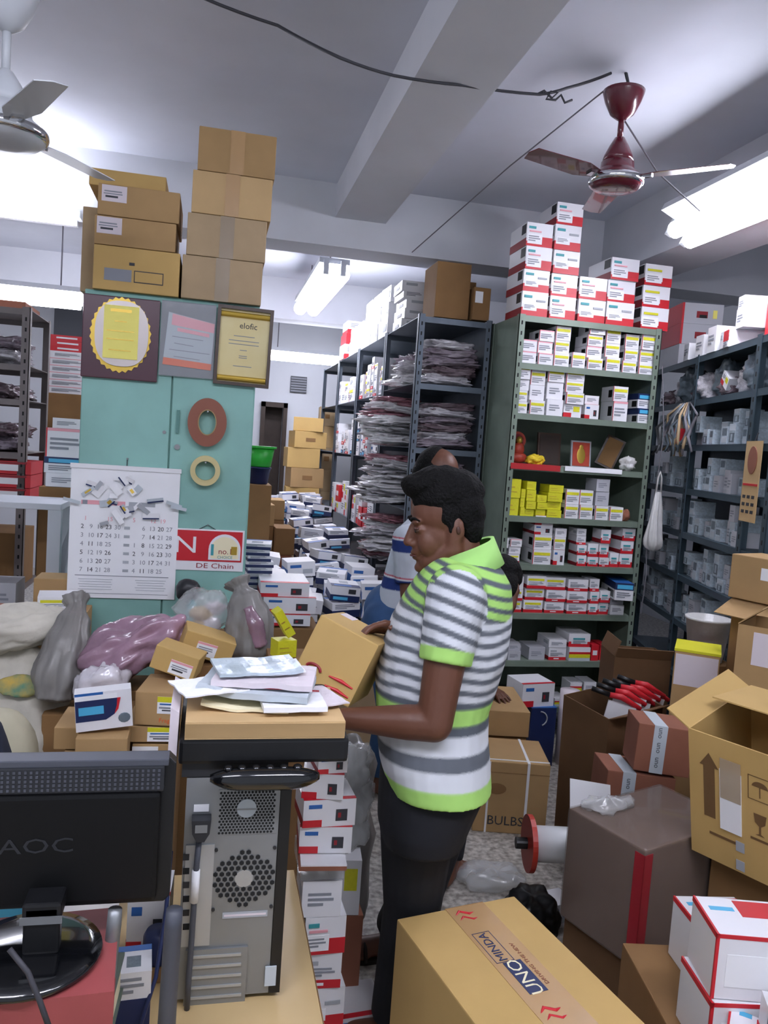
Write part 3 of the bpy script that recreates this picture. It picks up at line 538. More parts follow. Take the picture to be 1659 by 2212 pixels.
cols(8, 2, 1328, [(100, 196, [(66, B_), (62, B_), (70, 'white')]), (206, 326, [(70, B_), (66, B_), (70, B_)]), (332, 455, [(64, 'bandb'), (66, 'bandb'), (70, B_)]), (461, 586, [(62, 'bandb'), (66, 'bandb'), (66, 'bandb')]), (590, 650, [(62, 'shield'), (66, 'shield'), (72, 'bandb')]), (654, 720, [(68, 'shield'), (66, 'shield')]), (726, 812, [(56, 'white'), (52, 'grey')])], .2, 'x')
cols(8, 1, 1430, [(110, 190, [(50, 'grey'), (40, 'grey')]), (240, 340, [(70, 'grey')]), (355, 465, [(72, 'bandb'), (44, 'white')]), (472, 606, [(76, 'yband'), (74, 'shield')]), (612, 660, [(90, 'red')]), (664, 716, [(92, 'redl')])], .2, 'x')
cols(8, 0, 1530, [(390, 470, [(44, 'yband')]), (482, 556, [(70, 'yband'), (62, 'yband')]), (562, 640, [(70, 'yband'), (62, 'white')])], .2, 'x')
# cartons on the rack top (crop pixels of a half-scale view)
data = [(583, 712, [(101, 'lamp'), (90, 'lamp'), (94, 'lampb'), (96, 'lampb')]), (716, 834, [(96, 'lampb'), (92, 'lampb'), (96, 'lamp'), (104, 'lamp'), (90, 'lampb')]), (838, 962, [(96, 'lamp'), (92, 'lampb')]), (966, 1092, [(100, 'lamp'), (92, 'lampb'), (92, 'lampb')]), (1122, 1245, [(96, 'lampy'), (92, 'lampy'), (90, 'lampy')])]
cols(2, 8, 690, data, .45, 'x', x0px=830, k=.4997)

# shrine shelf
z = 1.6605
t = thing('devotional_picture', 'small orange and gold framed devotional picture standing on the third shelf', 'picture', (2.225, 4.56, z), (rad(-6), 0, 0))
MB().b2((-.066, -.006, 0), (.066, .006, .165), 'lblgrey').build('frame', t); b = MB().b2((-.056, -.009, .01), (.056, -.006, .155), 'idolred')
b.ell((0, -.009, .075), (.028, .003, .05), 'gold', nu=14, nv=8).ell((0, -.009, .125), (.014, .003, .016), 'gold', nu=12, nv=6); b.build('picture_sheet', t)
t = thing('devotional_picture', 'dark brown framed picture beside the orange one on the third shelf', 'picture', (2.03, 4.60, z), (rad(-5), 0, 0))
MB().b2((-.075, -.008, 0), (.075, .008, .20), 'frame').build('frame', t); MB().b2((-.062, -.011, .012), (.062, -.008, .188), 'darkwood').build('picture_sheet', t)
t = thing('devotional_picture', 'dark framed picture leaning sideways near the rack end on the third shelf', 'picture', (2.41, 4.62, z+.016), (rad(-8), rad(22), rad(-20)))
MB().b2((-.06, -.008, 0), (.06, .008, .20), 'frame').build('frame', t); MB().b2((-.048, -.011, .012), (.048, -.008, .188), 'cardd').build('picture_sheet', t)
t = thing('shrine_figure', 'red seated figure with round halo on the third shelf beside yellow flowers', 'figurine', (1.83, 4.60, z))
MB().ell((0, 0, .035), (.06, .04, .035), 'idolred').ell((0, 0, .085), (.036, .03, .045), 'idolred').build('figure', t, smooth=True); MB().ell((0, -.004, .142), (.02, .02, .024), 'gold').build('head', t, smooth=True)
MB().cyl((0, .03, .14), (0, .036, .14), .055, 'idolred', n=28).cyl((0, .027, .14), (0, .03, .14), .04, 'redd', n=28).build('halo', t)
tag(MB().ell((1.885, 4.47, z+.028), (.055, .045, .032), 'flower', amp=.018, fr=40, nu=30, nv=18, flat=z).build('flower_garland', smooth=True), 'heap of yellow marigold flowers before the red figure', 'flowers')
tag(MB().b2((1.71, 4.405, z), (2.02, 4.56, z+.004), 'redcloth').b2((1.71, 4.394, z-.03), (2.02, 4.3985, z+.004), 'redcloth').build('red_cloth'), 'red cloth hanging over the shelf edge under the shrine figure', 'cloth')
tag(MB().b2((2.05, 4.394, z-.022), (2.42, 4.3985, z+.006), 'paper').b2((2.05, 4.3985, z), (2.42, 4.45, z+.006), 'paper').build('paper_strip'), 'long white paper folded over the edge of the third shelf', 'paper')
tag(MB().ell((2.49, 4.46, z+.04), (.045, .04, .045), 'bagwhite', amp=.025, fr=28, nu=24, nv=16, flat=z).build('crumpled_tissue', smooth=True), 'crumpled white tissue at the end of the third shelf', 'tissue')
tag(MB().cyl((1.715, 4.46, z+.001), (1.703, 4.50, z+.15), .004, 'kraft', n=8).build('incense_stick'), 'thin stick leaning at the aisle end of the third shelf', 'stick')
p = AY(1355, 1270, 4.34)
pack('blue', 'blue and white box jutting out over the end of the sixth shelf', (2.50, 4.47, .775+.11), (.11, .3, .105), -12)
tag(MB().ell((2.49, 4.44, 1.355+.035), (.025, .03, .036), 'cardr', amp=.012, fr=40, flat=1.3555).build('twisted_packet', smooth=True), 'small brown twisted packet at the end of the fourth shelf', 'packet')
for i, (x, zz, yw, sz) in enumerate(((1.94, .4855, 25, (.1, .1, .05)), (1.79, .4855+.09*0, -20, (.07, .12, .05)))): pack('grey' if i else 'white', ['plain white box lying askew on the seventh shelf', 'small grey box askew at the aisle end of the seventh shelf'][i], (x+.0, 4.62, zz), sz, yw)

# hanging plastic bags on the rack end
def hang_bag(label, c, r, m, tilt=0, seed=1, top=.1, name='plastic_bag'):
    t = thing(name, label, 'bag', c, (0, rad(tilt), 0)); b = MB(); n = 40; vs = []; K = 20; sd = Vector((seed*2.3, seed, 0))
    for i in range(K+1):
        q = i/K; wv = (.32+.72*min(1, q*1.25))*(1 if q < .86 else math.sqrt(max(0.02, 1-((q-.86)/.145)**2)))
        zz = -q*r[2]*2
        for j in range(n):
            a0 = 2*math.pi*j/n; f = 1+.5*noise.noise(Vector((math.cos(a0)*2.2, math.sin(a0)*2.2, q*1.2))+sd)-.35*abs(noise.noise(Vector((math.cos(a0)*5, math.sin(a0)*5, q*1.5))-sd))+.12*noise.noise(Vector((math.cos(a0)*6, math.sin(a0)*6, q*2))+sd)
            vs.append((r[0]*wv*math.cos(a0)*f, r[1]*wv*math.sin(a0)*f, zz))
    fs = [(i*n+j, i*n+(j+1) % n, (i+1)*n+(j+1) % n, (i+1)*n+j) for i in range(K) for j in range(n)]+[tuple(range(K*n, K*n+n))]
    b.add(vs, fs, m).build('bag_body', t, smooth=True)
    MB().tube([(-r[0]*.3, 0, -.01), (-r[0]*.2, 0, top*.7), (0, 0, top), (r[0]*.2, 0, top*.7), (r[0]*.3, 0, -.01)], .006, m, 6).build('handle', t, smooth=True)
    return t
hang_bag('white plastic bag hanging on the outer corner of the green rack', (2.645, 4.345, 1.55), (.055, .04, .18), 'bagwhite', 0, 3, .12)
tag(MB().tube([(2.61, 4.38, 2.30), (2.645, 4.35, 1.9), (2.64, 4.36, 1.67), (2.62, 4.38, 1.2), (2.625, 4.36, 1.05), (2.62, 4.37, .8)], .0035, 'cablel', 6).build('hanging_string'), 'grey strings hanging down the outer corner of the green rack', 'string')

# ------------------------------------------------------------------ grey slotted rack by the aisle, with polybag parcels
AXX, AYY = 1.20, 4.80
_pp = {}
def parcel(label, c, s, m, yaw=0, tilt=0, group=None, v=None, name='polybag_parcel', cat='parcel'):
    v = random.randrange(4) if v is None else v
    if (m, v) not in _pp:
        b = MB().ell((0, 0, .5), (.5, .5, .5), m, nu=40, nv=18, p=.42, amp=.22, fr=4.2, seed=v+len(m), flat=.0); o = b.build(name, smooth=True); _pp[(m, v)] = o.data; bpy.data.objects.remove(o)
    o = bpy.data.objects.new(name, _pp[(m, v)]); COL.objects.link(o); o.location = c; o.scale = s; o.rotation_euler = R3(yaw, 0, tilt); return tag(o, label, cat, group)
GL = [.12, .52, .92, 1.32, 1.715, 2.11, 2.515]
rack('grey slotted steel rack at the aisle corner, stuffed with plastic parcels', (AXX, AYY, 0), 0, .47, .95, GL, 'rackgrey', 'R', top=2.53)
FRL = [.12, .50, 1.06, 1.62, 2.09, 2.515]
for k, lab in enumerate(('first grey rack along the aisle beyond the parcel rack, white boxes on its shelves', 'second grey rack along the aisle beyond the parcel rack', 'third grey rack along the aisle, last before the back wall')):
    rack(lab, (AXX, 5.76+k*1.10, 0), 0, .45, 1.08, FRL if k else [.12, .50, 1.06, 1.62, 2.09, 2.515], 'rackgrey', 'R', top=2.53)
LN = {2: 'third', 3: 'fourth', 4: 'fifth', 5: 'top', 1: 'second', 0: 'lowest', 6: 'top'}
pm = ['pouch', 'pouchl', 'pouchm', 'pouch']
for lv, n, zs in ((5, 5, .28), (4, 6, .30), (3, 6, .30), (2, 6, .30), (1, 5, .27), (0, 5, .27)):   # facing the counter
    z = GL[lv]+.003
    for i in range(n):
        h = zs/n*random.uniform(.85, 1.1); w_ = random.uniform(.27, .33)
        parcel(f'wrinkled parcel, {["lowest", "second up", "third up", "fourth up", "fifth up", "topmost"][i]} of front stack, {LN[lv]} bay of parcel rack', (AXX+.265+random.uniform(-.02, .02), AYY+.20+random.uniform(-.01, .03), z), (w_, .28, h*1.2), pm[(i+lv) % 4 if lv != 4 else (i % 3)], random.uniform(-8, 8), random.uniform(-3, 3), 'polybag parcels on the parcel rack'); z += h
for lv, n, zs in ((5, 4, .22), (4, 7, .30), (3, 8, .31), (2, 8, .31), (1, 5, .27)):   # aisle side, slumping out
    z = GL[lv]+.003
    for i in range(n):
        h = zs/n*random.uniform(.85, 1.15); out = .0 if lv == 5 else .06+.10*(1-abs(i/n-.4))
        parcel(f'shiny parcel, {["lowest", "second up", "third up", "fourth up", "fifth up", "sixth up", "seventh up", "topmost"][i]} of aisle side stack, {LN[lv]} bay of parcel rack', (AXX+.17-out+random.uniform(-.05, .04), AYY+.62+random.uniform(-.08, .08), z), (random.uniform(.27, .37), random.uniform(.32, .44), h*1.4), random.choice(['pouchl', 'pouchw', 'pouchw', 'pouch', 'pouchr']), random.uniform(-25, 25), random.uniform(-4, 8) if i > n-3 else random.uniform(-3, 3), 'polybag parcels slumping into the aisle'); z += h
# boxes on the aisle side of the further racks
def aisle_fill(k, lv, styles, hmax, wr=(.09, .15), hr=(.05, .12), gap=.0):
    y = 5.80+k*1.10; yend = y+.98; ci = 0
    while y < yend-.1:
        wd = random.uniform(*wr); z = FRL[lv]+.001; i = 0; out = random.uniform(-.01, .03); top = FRL[lv]+hmax*random.uniform(.6, 1)
        while True:
            h = random.uniform(*hr)
            if z+h > top or i > 7: break
            s_ = random.choice(styles)
            o = pack(s_, f'{PH.get(s_, "white box")}, {"lowest" if i == 0 else ORD[i]+" up"} in {ORD[ci]} pile, {LN[lv]} shelf, {["first", "second", "third"][k]} aisle rack', (AXX+.13+out, y+wd/2, z), (wd*.96, .26, h-.001), -90+random.uniform(-1, 1), group='boxes on the aisle racks'); z += h; i += 1
        y += wd+gap+random.uniform(.002, .02); ci += 1
aisle_fill(0, 4, ['white', 'yel', 'white', 'bandb'], .36); aisle_fill(0, 3, ['navy', 'white', 'bandb', 'bluew'], .34); aisle_fill(0, 2, ['bandb', 'white', 'red', 'redw'], .42, hr=(.08, .16)); aisle_fill(0, 1, ['white', 'red', 'cardshade' if False else 'lamp'], .35, wr=(.12, .2), hr=(.08, .16))
aisle_fill(1, 4, ['white', 'yel'], .3, wr=(.12, .2), hr=(.07, .14)); aisle_fill(1, 3, ['white', 'bandb', 'navy'], .34, wr=(.12, .2), hr=(.08, .14)); aisle_fill(1, 2, ['redw', 'white', 'red', 'bandb'], .42, wr=(.12, .2), hr=(.1, .18)); aisle_fill(1, 1, ['white', 'bandb'], .4, wr=(.15, .25), hr=(.1, .2))
# cartons piled on top of the aisle racks
tz = 2.516
def top_stack(label, x, y, items):
    z = tz
    for i, (sty, wd, h, dx) in enumerate(items):
        pack(sty, f'{PH.get(sty, "long orange panelled box")}, {"lowest" if i == 0 else ORD[i]+" up"} in {label}', (x+dx, y, z), (wd, .28, h-.001), random.uniform(-2, 2), group='boxes on top of the aisle racks'); z += h
top_stack('near pile atop first aisle rack', AXX+.26, 5.55, [('long', .46, .075, 0), ('long', .44, .07, 0), ('long', .46, .07, .02), ('longo', .42, .045, -.02), ('long', .36, .07, -.06)])
for q, yy in enumerate((5.95, 6.27, 6.60, 6.95, 7.3)):
    top_stack(f'{ORD[q+1]} pile along the aisle rack tops', AXX+.22, yy, [('white', .42, .13, 0), ('white', .40, .12, .0), ('bandb' if q > 2 else 'white', .4, .12, 0)][:3 if q < 3 else 2])
top_stack('last pile at the far top of aisle racks', AXX+.14, 7.75, [('redw', .3, .14, 0), ('red', .28, .1, 0), ('redw', .26, .12, 0)])
pz = 2.531
carton('carton', 'tall dark brown carton on top of the parcel rack, beside the white lamp cartons', (1.42, 5.02, pz), (.22, .3, .34), m='cardd')
carton('carton', 'smaller dark brown carton with white sticker beside the tall one on the parcel rack', (1.60, 4.98, pz), (.11, .3, .20), m='cardd', sticks=[(-.02, .14, .05, .07, 'paper')])
carton('carton', 'dark brown carton standing behind its smaller neighbour on the parcel rack', (1.60, 5.29, pz), (.13, .24, .30), m='cardd')

# ------------------------------------------------------------------ dark rack in the corner with silvery packs
d145 = Vector((-.2504, -.9681, 0)); n145 = Vector((.9681, -.2504, 0)); RO = Vector((2.93, 5.0, 0))
def rr(x, y, z): return RO+d145*x+n145*y+Vector((0, 0, z))
RL = [.22, .52, .82, 1.08, 1.33, 1.585, 1.84, 2.10, 2.35]
rack('dark blue grey corner rack holding columns of silvery packs', RO, -104.5, 1.95, .42, RL, 'rackblue', 'B', top=2.36, xs=(0, .80, 1.64, 1.95), post=.05)
RN = {7: 'top', 6: 'second', 5: 'third', 4: 'fourth', 3: 'fifth', 2: 'sixth'}
for lv in (6, 5, 4, 3, 2):
    x = .06; ci = 0
    while x < 1.62:
        if .74 < x < .86: x = .86
        if random.random() < .08: x += random.uniform(.03, .08)
        wd = random.uniform(.055, .09); z = RL[lv]+.001; i = 0; top = RL[lv]+random.uniform(.15, .222)
        while i < 3:
            h = random.uniform(.065, .13)
            if z+h > top: break
            p = rr(x+wd/2, .09+random.uniform(-.02, .03), z)
            pack(random.choice(['silver', 'silver', 'silverb', 'silverb', 'grey']), f'silvery pack, {["lowest", "second up", "topmost"][i]} in {ORD[ci] if ci < 16 else "last"} column from far end, {RN[lv]} corner rack shelf', p, (wd*.95, .12, h-.001), -104.5+random.uniform(-2, 2), name='blister_pack', cat='pack', group='silvery packs in the corner rack'); z += h; i += 1
        x += wd+random.uniform(.004, .016); ci += 1
        if ci > 16: break
for i in range(9):
    p = rr(.15+i*.17, .12+.03*(i % 2), RL[7]+.002)
    parcel(f'crumpled dark parcel, {ORD[i]} from the far end under the corner rack top', p, (.16, .14, .10+.05*(i % 3)), ['pouchm', 'pouchl', 'silverd'][i % 3], random.uniform(-30, 30), 0, 'crumpled parcels under the corner rack top')
pack('redw', 'white box with red corner tilted among the dark parcels on the corner rack', rr(1.18, .09, 2.104+.05), (.1, .12, .07), group=None, rot=(-104, 0, 32))
hb_ = MB(); rs_ = random.Random(5)
for k in range(14):
    x0_ = rs_.uniform(.45, 1.05); pts = [rr(.75+.3*(x0_-.75), -.02, 2.085)]
    for j in range(4): pts.append(rr(x0_+rs_.uniform(-.06, .06), -.04-rs_.uniform(0, .05), 2.02-.07*j-rs_.uniform(0, .05)))
    hb_.tube(pts, [.004, .007, .010, .009, .006], ['silverd', 'cardp', 'steel', 'cablel'][k % 4], 7)
tag(hb_.build('hanging_bundle', smooth=True), 'tangled bundle of grey metal fittings hanging on the dark corner rack', 'fittings', kind='stuff')
pack('red', 'small red box at the front of the second shelf in the corner rack', rr(.86+.03, -.02, 1.841) if False else rr(.83, -.06, 1.845), (.06, .05, .085), -104)
# on top of it
for i, (x, w_, h, st) in enumerate(((.62, .10, .10, 'white'), (.82, .10, .12, 'white'), (1.02, .12, .14, 'white'), (1.22, .14, .09, 'long'))):
    pack(st, f'{PH[st]}, {ORD[i]} from the far end, front edge atop corner rack', rr(x, .14, 2.351), (w_, .28, h), -104+random.uniform(-6, 6), group='boxes along the corner rack top')
z = 2.351
for i, (h, st) in enumerate(((.14, 'grey'), (.13, 'lens'), (.13, 'lens'))):
    p = rr(.17, .16, z); pack(st, f'{PH[st]}, {["lowest", "second up", "topmost"][i]} of pile at far end of the corner rack', p, (.26, .34, h-.001), -12, group='lamp boxes at the far corner rack end'); z += h
for i, (x, y, z, w_, h, st) in enumerate(((1.0, .32, 2.351, .2, .24, 'red'), (1.30, .33, 2.351, .2, .22, 'red'), (1.32, .10, 2.442, .10, .10, 'white'), (1.24, .13, 2.542, .08, .08, 'white'), (1.50, .20, 2.351, .2, .28, 'redl'), (1.72, .2, 2.351, .18, .25, 'redl'))):
    pack(st, ['red box standing behind white boxes on the corner rack top', 'second red box further along the corner rack top', 'white box resting on the long white box, corner rack top', 'small white box perched highest over the long one, corner rack top', 'red box with white patch at the near part of the corner rack top', 'last red box with white patch, corner rack top'][i], rr(x, y, z), (w_, .14, h-.001), -104)
p = rr(1.76, -.008, AY(1668, 1045, 3.02).z)
t = thing('picture_calendar', 'paper calendar with brown portrait oval, hung on the dark corner rack post', 'calendar', (p.x, p.y, p.z), (0, 0, rad(-104.5)))
MB().b2((-.09, -.003, -.19), (.09, 0, .19), 'kraft').build('sheet', t); oval(0, .10, .05, .065, -.006, -.003, 'cardr', p=2).build('portrait', t); MB().b2((-.08, -.005, -.02), (.08, -.003, -.01), 'red').build('red_line', t); b = MB()
for r_ in range(3):
    for c_ in range(3): b.b2((-.07+c_*.05, -.005, -.08-r_*.035), (-.04+c_*.05, -.003, -.065-r_*.035), 'ink')
b.build('printing', t); MB().tube([(0, -.001, .19), (0, .01, .23)], .003, 'ink', 6).build('hook', t)

# ------------------------------------------------------------------ aisle: cartons and the jumbled pile
base_i = 0
for r_ in range(9):
    for c_ in range(2):
        if c_ == 0 and 2 <= r_ <= 6: continue
        yy = 4.50+r_*.41; hgt = .66+.03*r_+random.uniform(-.03, .03)
        carton('carton', f'brown carton under the jumbled aisle pile, {ORD[r_]} row back, {["cupboard", "rack"][c_]} side', (.46+c_*.41, yy, 0), (.39, .40, hgt), m='cardp', group='cartons under the aisle pile')
        tops = [hgt]*4
        for q in range(4):
            px_, py_ = .46+c_*.41-.1+.2*(q % 2), yy-.1+.2*(q//2); z = hgt+.002
            for i in range(random.choice([2, 3, 3])):
                h = random.uniform(.06, .10); tl = random.uniform(-9, 9) if i else random.uniform(-3, 3); rise = abs(math.sin(rad(tl)))*.085
                pack(random.choice(['navy', 'navy', 'navyb', 'navyb', 'white', 'bluew']), f'white and navy lamp box, {["lowest", "second up", "third up"][i]}, {ORD[r_*2+q//2]} row back, {ORD[c_*2+q%2]} file, jumbled aisle pile', (px_+random.uniform(-.01, .01), py_+random.uniform(-.01, .01), z+rise), (random.uniform(.15, .18), random.uniform(.15, .18), h), random.uniform(-18, 18), group='lamp boxes jumbled in the aisle', rot=(random.uniform(-16, 16), random.uniform(-5, 5), tl)); z += h+2*rise+.003
for i, (a, b_, c_, d_, Y) in enumerate(((562, 1258, 668, 1290, 4.02), (568, 1290, 682, 1325, 4.0), (575, 1328, 670, 1352, 3.98))):
    p0, p1 = AY(a, d_, Y), AY(c_, d_, Y); hh = AY(a, b_, Y).z-AY(a, d_, Y).z
    pack('headl', f'long white box with red label, {["topmost", "second down", "third down"][i]} of the pile by the cupboard end', ((p0.x+p1.x)/2, Y+.16, min(p0.z, p1.z)), (p1.x-p0.x, .3, hh), 0, group='white boxes beside the cupboard end')
p0 = AY(570, 1352, 4.0); carton('carton', 'brown carton beneath the long white boxes beside the cupboard end', (p0.x+.12, 4.12, 0), (.32, .3, p0.z-.006), m='cardd')
z = .90
p = AY(552, 1290, 4.25); carton('carton', 'brown carton carrying the black and white packets by the cupboard end', (p.x-.02, 4.36, 0), (.12, .18, p.z-.01), m='cardd'); z = p.z
for i in range(9):
    h = .032; pack('navyb', f'flat black edged white packet, {ORD[i]} up in stack at the cupboard end', (p.x+random.uniform(-.01, .01), 4.34, z), (random.uniform(.12, .15), .18, h-.001), random.uniform(-9, 9), name='flat_packet', cat='packet', group='flat packets at the cupboard end'); z += h
def colstack(label, x, y, items, grp, z=0):
    for i, (w_, h, m, dx) in enumerate(items):
        carton('carton', f'{"tan" if m in ("card", "cardy", "kraft") else "brown"} carton, {"lowest" if i == 0 else ORD[i]+" up"} in the {label}', (x+dx, y, z), (w_, .30, h-.002), (random.uniform(-7, 7), 0, 0), m=m, group=grp, sticks=[(0, h*.5, w_*.3, h*.22, 'cardd')] if i % 2 else ()); z += h
p = AY(655, 1000, 8.2); colstack('tan stack at the aisle end before the doorway', p.x, 8.22, [(.36, .30, 'cardd', 0), (.36, .28, 'card', 0), (.36, .26, 'card', .02), (.36, .2, 'cardd', -.02), (.34, .2, 'cardy', 0), (.34, .2, 'card', .02), (.33, .2, 'cardy', -.02), (.33, .17, 'cardy', .03), (.3, .14, 'cardy', .03)], 'carton stacks at the aisle end')
p = AY(708, 1000, 9.1); colstack('taller stack beside the last aisle rack', min(p.x, 1.30), 9.3, [(.24, .3, 'card', 0), (.24, .3, 'card', 0), (.22, .3, 'cardp', -.02), (.22, .25, 'cardp', 0), (.2, .25, 'cardp', 0), (.2, .25, 'cardp', 0), (.18, .25, 'kraft', .02), (.18, .22, 'cardp', 0)], 'carton stacks at the aisle end')
for i, (x, y, n) in enumerate(((566, 1130, 5), (612, 1130, 4), (590, 1130, 5))):
    p = AY(x, y, (6.1, 6.0, 6.6)[i]); colstack(f'{["short", "middle", "last"][i]} brown stack behind the teal cupboard', p.x, p.y, [(.15, .34, 'cardd', 0), (.15, .30, 'cardr', 0), (.15, .22, 'cardr', .0), (.14, .20, 'cardd', -.0), (.14, .16, 'card', 0)][:n], 'brown stacks behind the cupboard')
p = AY(566, 1047, 5.2)
carton('carton', 'upright brown carton block behind the cupboard under the green basket', (p.x-.02, 5.3, 0), (.16, .3, p.z), m='cardd')
MBb = MB().lathe([(.055, 0), (.06, .005), (.075, .10), (.08, .10), (.08, .11), (.068, .11)], 'navy', 20); tag(MBb.build('navy_bucket', loc=(p.x-.02, 5.28, p.z+.001), smooth=True), 'navy bucket under the green basket behind the cupboard', 'bucket')
t = thing('green_basket', 'bright green plastic basket behind the teal cupboard edge', 'basket', (p.x-.02, 5.28, p.z+.1125))
MB().lathe([(.07, 0), (.075, .004), (.095, .13), (.085, .13), (.068, .012)], 'plgreen', 20).build('bowl', t, smooth=True); MB().lathe([(.094, .122), (.108, .122), (.108, .135), (.094, .135)], 'plgreen', 20).build('rim', t)

# ------------------------------------------------------------------ the bay left of the cupboard
lx = AY(62, 800, 5.0).x
rack('brown steel rack in the far bay beside the teal cupboard, cluttered with packets', (lx-1.0, 5.0, 0), 0, 1.0, .6, [.15, .70, 1.24, 1.52, 1.83, 2.03, 2.35], 'rackbrown', '', top=2.36, name='steel_rack', post=.045)
LBN = {2: 'waist-high', 3: 'third', 4: 'fourth', 5: 'fifth', 6: 'top'}
for lv, n, mm in ((5, 4, ['pouchl', 'pouch', 'pouchl']), (4, 4, ['silverd', 'pouchm', 'pouchl']), (3, 4, ['pouch', 'cardd', 'pouchm'])):
    z = [.15, .70, 1.24, 1.52, 1.83, 2.03, 2.35][lv]
    for i in range(n):
        for q in range(2 if lv != 4 else 1):
            parcel(f'grey parcel, {["lower", "upper"][q]} of {ORD[i]} pair from the cupboard, {LBN[lv]} shelf of brown rack', (lx-.17-.215*i, 5.28, z+.003+q*.082), (.21, .42, .085), mm[(i+q) % 3] if mm[(i+q) % 3] in ('pouchl', 'pouch', 'pouchm') else 'pouchm', random.uniform(-10, 10), 0, 'parcels on the brown rack')
pack('bluew', 'blue box between parcels on the fourth shelf of the brown rack', (lx-.42, 5.08, 1.94) if False else (lx-.40, 5.10, 1.833+.135), (.2, .16, .05), 5)
z = 1.2405
for i in range(3):
    pack('redl', f'long red box with white emblem, {["lowest", "second up", "topmost"][i]} of three on the brown rack', (lx-.20, 5.17, z), (.46, .34, .074), 0, group='long red boxes on the brown rack'); z += .078
carton('carton', 'brown carton lying on the red boxes in the brown rack', (lx-.25, 5.2, z-.0+.001) if z < 1.4 else (lx-.62, 5.25, 1.2405), (.3, .3, .20), m='cardd')
carton('carton', 'orange red flat carton on top of the brown rack', (lx-.35, 5.3, 2.351), (.6, .4, .05), m='cardr')
for i, (dx, m) in enumerate(((-.2, 'cardd'), (-.55, 'cardd'))): carton('carton', f'dark brown carton on the low shelf of the brown rack, {["near", "away from"][i]} its bare post', (lx+dx, 5.28, .701), (.32, .45, .34), m=m)
# stack between that rack and the cupboard
p = AY(140, 1052, 4.55); xs = p.x; z = 0
seq = [('c', .26, p.z-.004, 'cardd', 'brown carton at the foot of the mixed stack'), ('white', .2, .075, None, 'plain white box'), ('blue', .22, .085, None, 'blue box with white mark'), ('pink', .21, .155, None, 'white box with pink border'), ('white', .15, .055, None, 'small white box')]
for i, (st, w_, h, m, lab) in enumerate(seq):
    if st == 'c': carton('carton', lab+' beside the cupboard', (xs, 4.68, z), (w_, .26, h), m=m); z = h+.002
    else: pack(st, f'{lab}, {ORD[i-1]} up in the mixed stack at the cupboard side', (xs, 4.68, z), (w_, .24, h-.001), 0); z += h
p = AY(140, 930, 6.2); xs = p.x
carton('carton', 'tall dark brown carton standing in the far bay behind the mixed stack', (xs, 6.35, 0), (.28, .3, AY(140, 850, 6.2).z-.002), m='cardd'); z = AY(140, 850, 6.2).z
for i in range(6):
    pack('pink' if i < 5 else 'white', f'pale pink edged box, {"lowest" if i == 0 else ORD[i]+" up"} on the tall carton in the far bay', (xs, 6.35, z), (.26, .26, .05), 0, group='pink edged boxes in the far bay'); z += .0505
for i in range(3): pack('red', f'flat red box, {["lowest", "second up", "topmost"][i]} over the pale boxes in the far bay', (xs-.01, 6.35, z), (.24, .24, .038), random.uniform(-5, 5), group='flat red boxes in the far bay'); z += .0385
# white bench with clutter below it
p0 = AY(-60, 1075, 4.2); p1 = AY(72, 1082, 4.2)
t = thing('white_bench', 'old white painted bench standing before the brown rack', 'bench', ((p0.x+p1.x)/2, 4.28, 0)); L2 = (p1.x-p0.x)/2+.15; zt = p1.z
MB().b2((-L2, -.20, zt-.03), (L2, .20, zt), 'wall').build('top', t, bevel=.004)
for sx in (-1, 1):
    for sy in (-1, 1): MB().b2((sx*(L2-.03)-.03, sy*.17-.025, 0), (sx*(L2-.03)+.03, sy*.17+.025, zt-.03), 'wall').build('leg', t)
bx = (p0.x+p1.x)/2
carton('carton', 'dark brown carton under the white bench', (bx, 4.28, 0), (.34, .28, .75), m='cardd')
pack('grey', 'dim grey box on the dark carton under the white bench', (bx, 4.26, .752), (.16, .2, .16), 0)
hang_bag('blue grey paper bag hanging at the end of the white bench', (p1.x+.215, 4.2, zt-.06), (.10, .05, .20), 'paperg', 0, 5, .06)
q = AY(112, 1302, 3.6); carton('carton', 'upright tan carton beside the white bench', (q.x+.02, 3.7, 0), (.20, .16, q.z+.10), m='card')
q = AY(85, 1366, 3.3); carton('carton', 'low tan carton carrying the pink and white box', (q.x+.03, 3.46, 0), (.26, .20, q.z+.06), m='card', group=None); 
pack('band', 'pink and white box on the low tan carton', (q.x+.05, 3.45, q.z+.062), (.17, .14, .065), 8)
carton('carton', 'brown carton at the picture edge beside the low tan carton', (q.x-.36, 3.45, 0), (.33, .3, q.z+.05), m='cardr')

def bag(name, label, c, r, m, cat='bag', seed=1, amp=.03, fr=7, rot=(0, 0, 0), p_=.8, flat=None, nu=36, nv=22, thing_=False, group=None):
    b = MB().ell((0, 0, 0), r, m, nu=nu, nv=nv, p=p_, amp=amp, fr=fr, seed=seed, flat=flat)
    return tag(b.build(name, loc=c, rot=R3(*rot), smooth=True), label, cat, group)
c = AD(38, 1440, 3.0); bag('cloth_sack', 'pale cloth sack with faded green print slumped beside the cushion', (c.x, c.y, .43), (.20, .18, .43), 'sack', 'sack', 2, .035, (9, 9, 7), nu=60, nv=40)
sk = bpy.data.objects['cloth_sack']; b = MB().ell((0, 0, 0), (.085, .012, .04), 'sackprint', amp=.01, fr=20); o = b.build('print_patch', sk, (.05, -.150, .33), R3(8, -28, 0), smooth=True); 
bag('cloth_sack', 'folded pale sack lying over the printed sack', (c.x-.02, c.y+.02, .93), (.19, .16, .075), 'sack', 'sack', 5, .03, (7, 14, 22), (10, 0, -6), nu=60, nv=36)
c = AD(25, 1560, 2.35); bag('cushion', 'beige rounded cushion at the picture edge above the monitor', (c.x-.03, c.y, .43), (.12, .10, .43), 'cushion', 'cushion', 3, .01, 4, p_=.7)
